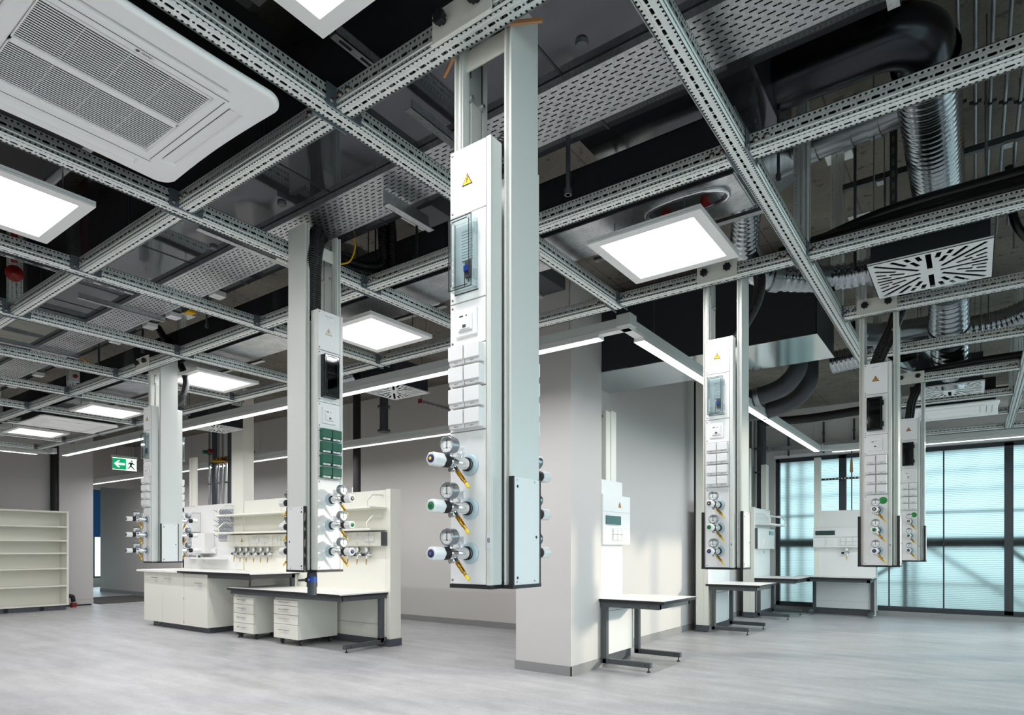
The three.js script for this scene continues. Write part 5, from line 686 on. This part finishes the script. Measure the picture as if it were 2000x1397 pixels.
// ---------- pipes behind the bench, on the alcove wall and the facade ----------
function wallPipe(name, label, u, v, h0, h1, r, mat, flanges = [], cat = 'pipe') { const t = thing(name, label, cat, [u, h0, v]); part(t, 'pipe', cyl([u, h0, v], [u, h1, v], r, r, 20), mat); flanges.forEach((h) => part(t, 'flange', cyl([u, h, v], [u, h + 0.03, v], r * 1.5, r * 1.5, 20), M.conduit)); return t; }
{ const t = wallPipe('drain_pipe', 'black drain pipe with a small red-bordered label behind the service wall', 7.6, 8.96, 0, 4.24, 0.068, M.rubber); part(t, 'label', [bx(7.53, 7.533, 2.2, 2.42, 8.98, 9.01)], M.white); part(t, 'label_border', [bx(7.5295, 7.5305, 2.2, 2.42, 8.978, 8.982), bx(7.5295, 7.5305, 2.2, 2.42, 9.008, 9.012)], M.red); }
wallPipe('grey_pipe', 'dark grey flanged pipe dropping behind the tall white post', 7.6, 12.35, 1.9, 4.24, 0.07, M.greyPipe, [3.15, 3.35]); wallPipe('pipe_sleeve', 'dark blue sleeve round the flanged grey pipe', 7.52, 12.3, 1.9, 2.75, 0.075, std(0x141a30, 0.5));
wallPipe('open_pipe', 'grey pipe ending in an open flange above the service wall', 6.8, 7.39, 3.13, 4.24, 0.065, M.greyPipe, [3.13, 3.5]);
[12.39, 12.2, 12.05, 11.9, 11.77, 11.62].forEach((v, i) => wallPipe('riser_pipe', `riser pipe in the cluster behind the sink wall, ${nth[i]} from the corridor side`, 6.75, v, 0, i % 2 ? 4.24 : 4.0, [0.02, 0.05, 0.016, 0.016, 0.02, 0.055][i], [M.steel, M.greyPipe, M.steel, M.steel, M.beam, M.greyPipe][i], i % 2 ? [3.0] : [2.6]));
{ const t = thing('valve_group', 'cluster of red, green and brass shut-off valves on the riser pipes', 'valve', [6.7, 3.3, 12]); [[12.39, M.green], [12.2, M.red], [12.05, M.brass], [11.9, M.brass], [11.77, M.brass]].forEach(([v, m], i) => part(t, 'valve', [cyl([6.72, 3.25 - (i > 1 ? 0.2 : 0), v], [6.62, 3.25 - (i > 1 ? 0.2 : 0), v], 0.04), cyl([6.75, 3.2 - (i > 1 ? 0.2 : 0), v], [6.75, 3.32 - (i > 1 ? 0.2 : 0), v], 0.035)], m)); }
wallPipe('wall_pipe', 'slim conduit on the alcove wall beside the fourth column', 13.1, 3.62, 2.3, 4.24, 0.025, M.conduit, [3.3]); wallPipe('wall_pipe', 'thick dark waste pipe on the alcove wall before the facade', 13.82, 3.6, 0.9, 4.24, 0.09, M.greyPipe, [3.4, 2.9]);
[3.2, 2.52, 1.96, 1.2].forEach((v, i) => wallPipe('facade_pipe', `thin conduit above the frosted windows, ${nth[i]} counted from the alcove`, 14.42, v, 3.3, 4.0, 0.02, M.conduit, [3.7], 'pipe'));
{ const t = thing('hanging_cord', 'thin cord with a wooden toggle hanging before the frosted window', 'cord', [14.2, 2.3, 1.98]); part(t, 'cord', cyl([14.25, 2.1, 1.98], [14.25, 3.3, 1.98], 0.012), M.conduit); part(t, 'toggle', cyl([14.23, 2.85, 1.98], [14.23, 3.1, 1.98], 0.03, 0.02), M.wood);
  const r = thing('window_rail', 'dark perforated rail across the frosted window above the facade bench', 'rail', [14.4, 2.75, 2.1]); part(r, 'rail', bx(14.36, 14.4, 2.73, 2.77, 1.4, 2.55), M.dark); part(r, 'hole', Array.from({ length: 18 }, (_, k) => bx(14.358, 14.36, 2.74, 2.76, 1.44 + k * 0.06, 1.465 + k * 0.06)), M.white); }
wallPipe('soil_pipe', 'black vertical pipe on the far end wall behind the shelving unit', 5.58, 16.91, 0, 4.2, 0.07, M.rubber);
{ const t = thing('floor_drain', 'black drain bend with a red collar on the floor beside the shelving unit', 'drain', [5.8, 0, 16.6]); part(t, 'bend', tube([[5.56, 0.26, 16.5], [5.72, 0.26, 16.5], [5.8, 0.24, 16.5], [5.82, 0.12, 16.5]], 0.045, 14, 10, 0.3), M.rubber); part(t, 'collar', [cyl([5.82, 0.0, 16.5], [5.82, 0.1, 16.5], 0.065)], M.red, 'red collar'); part(t, 'base_strip', bx(5.6, 6.3, 0, 0.03, 16.8, 16.84), M.black); }
{ // exit sign
  const t = thing('exit_sign', 'lit green exit sign with white arrow and running figure hanging over the passage', 'exit sign', [5.84, 2.93, 14]), F = 13.968;
  part(t, 'housing', [bx(5.6, 6.08, 3.16, 3.21, 13.96, 14.04, 0.004), bx(5.61, 6.07, 2.92, 3.16, 13.972, 14.01, 0.004)], M.beam);
  const face = part(t, 'sign_face', bx(5.615, 6.065, 2.925, 3.155, F, 13.972), std(0x00824f, 0.5, 0, { emissive: 0x009a5c, emissiveIntensity: 0.9 }));
  const lit = std(0xffffff, 0.5, 0, { emissive: 0xe8fff4, emissiveIntensity: 1.3 }), P = (pts) => new THREE.ExtrudeGeometry(sh2(pts), { depth: 0.002, bevelEnabled: false }).translate(0, 0, -F);
  part(face, 'white_field', bx(5.865, 6.06, 2.93, 3.15, F - 0.002, F), lit); part(face, 'border', [bx(5.608, 6.072, 2.918, 2.93, F - 0.003, F), bx(5.608, 6.072, 3.15, 3.162, F - 0.003, F)], lit);
  part(face, 'arrow', P([[5.64, 3.04], [5.715, 3.11], [5.75, 3.11], [5.7, 3.06], [5.84, 3.06], [5.84, 3.02], [5.7, 3.02], [5.75, 2.97], [5.715, 2.97]]), lit);
  const fig = P([[5.95, 3.09], [5.985, 3.095], [6.01, 3.06], [6.035, 3.055], [6.03, 3.04], [6.0, 3.042], [5.985, 3.055], [5.965, 3.02], [5.995, 2.99], [6.03, 2.95], [6.015, 2.94], [5.975, 2.975], [5.945, 3.0], [5.925, 2.96], [5.885, 2.955], [5.885, 2.972], [5.915, 2.977], [5.935, 3.03], [5.925, 3.06], [5.905, 3.035], [5.893, 3.045], [5.915, 3.085]]).translate(0, 0, 0.0025);
  part(face, 'running_figure', [fig, cyl([5.967, 3.118, F - 0.0045], [5.967, 3.118, F - 0.002], 0.016)], M.green);
  part(t, 'suspension_rod', [5.7, 5.98].map((u) => cyl([u, 3.2, 14], [u, 4.24, 14], 0.006)), M.steel);
  const l = new THREE.RectAreaLight(0x9fffd0, 0.8, 0.44, 0.22); l.name = 'exit_light'; l.position.set(0, 0.11, 0.045); l.rotation.y = Math.PI; l.lookAt(5.84, 3.04, 0); t.add(l);
}

renderer.render(scene, camera);
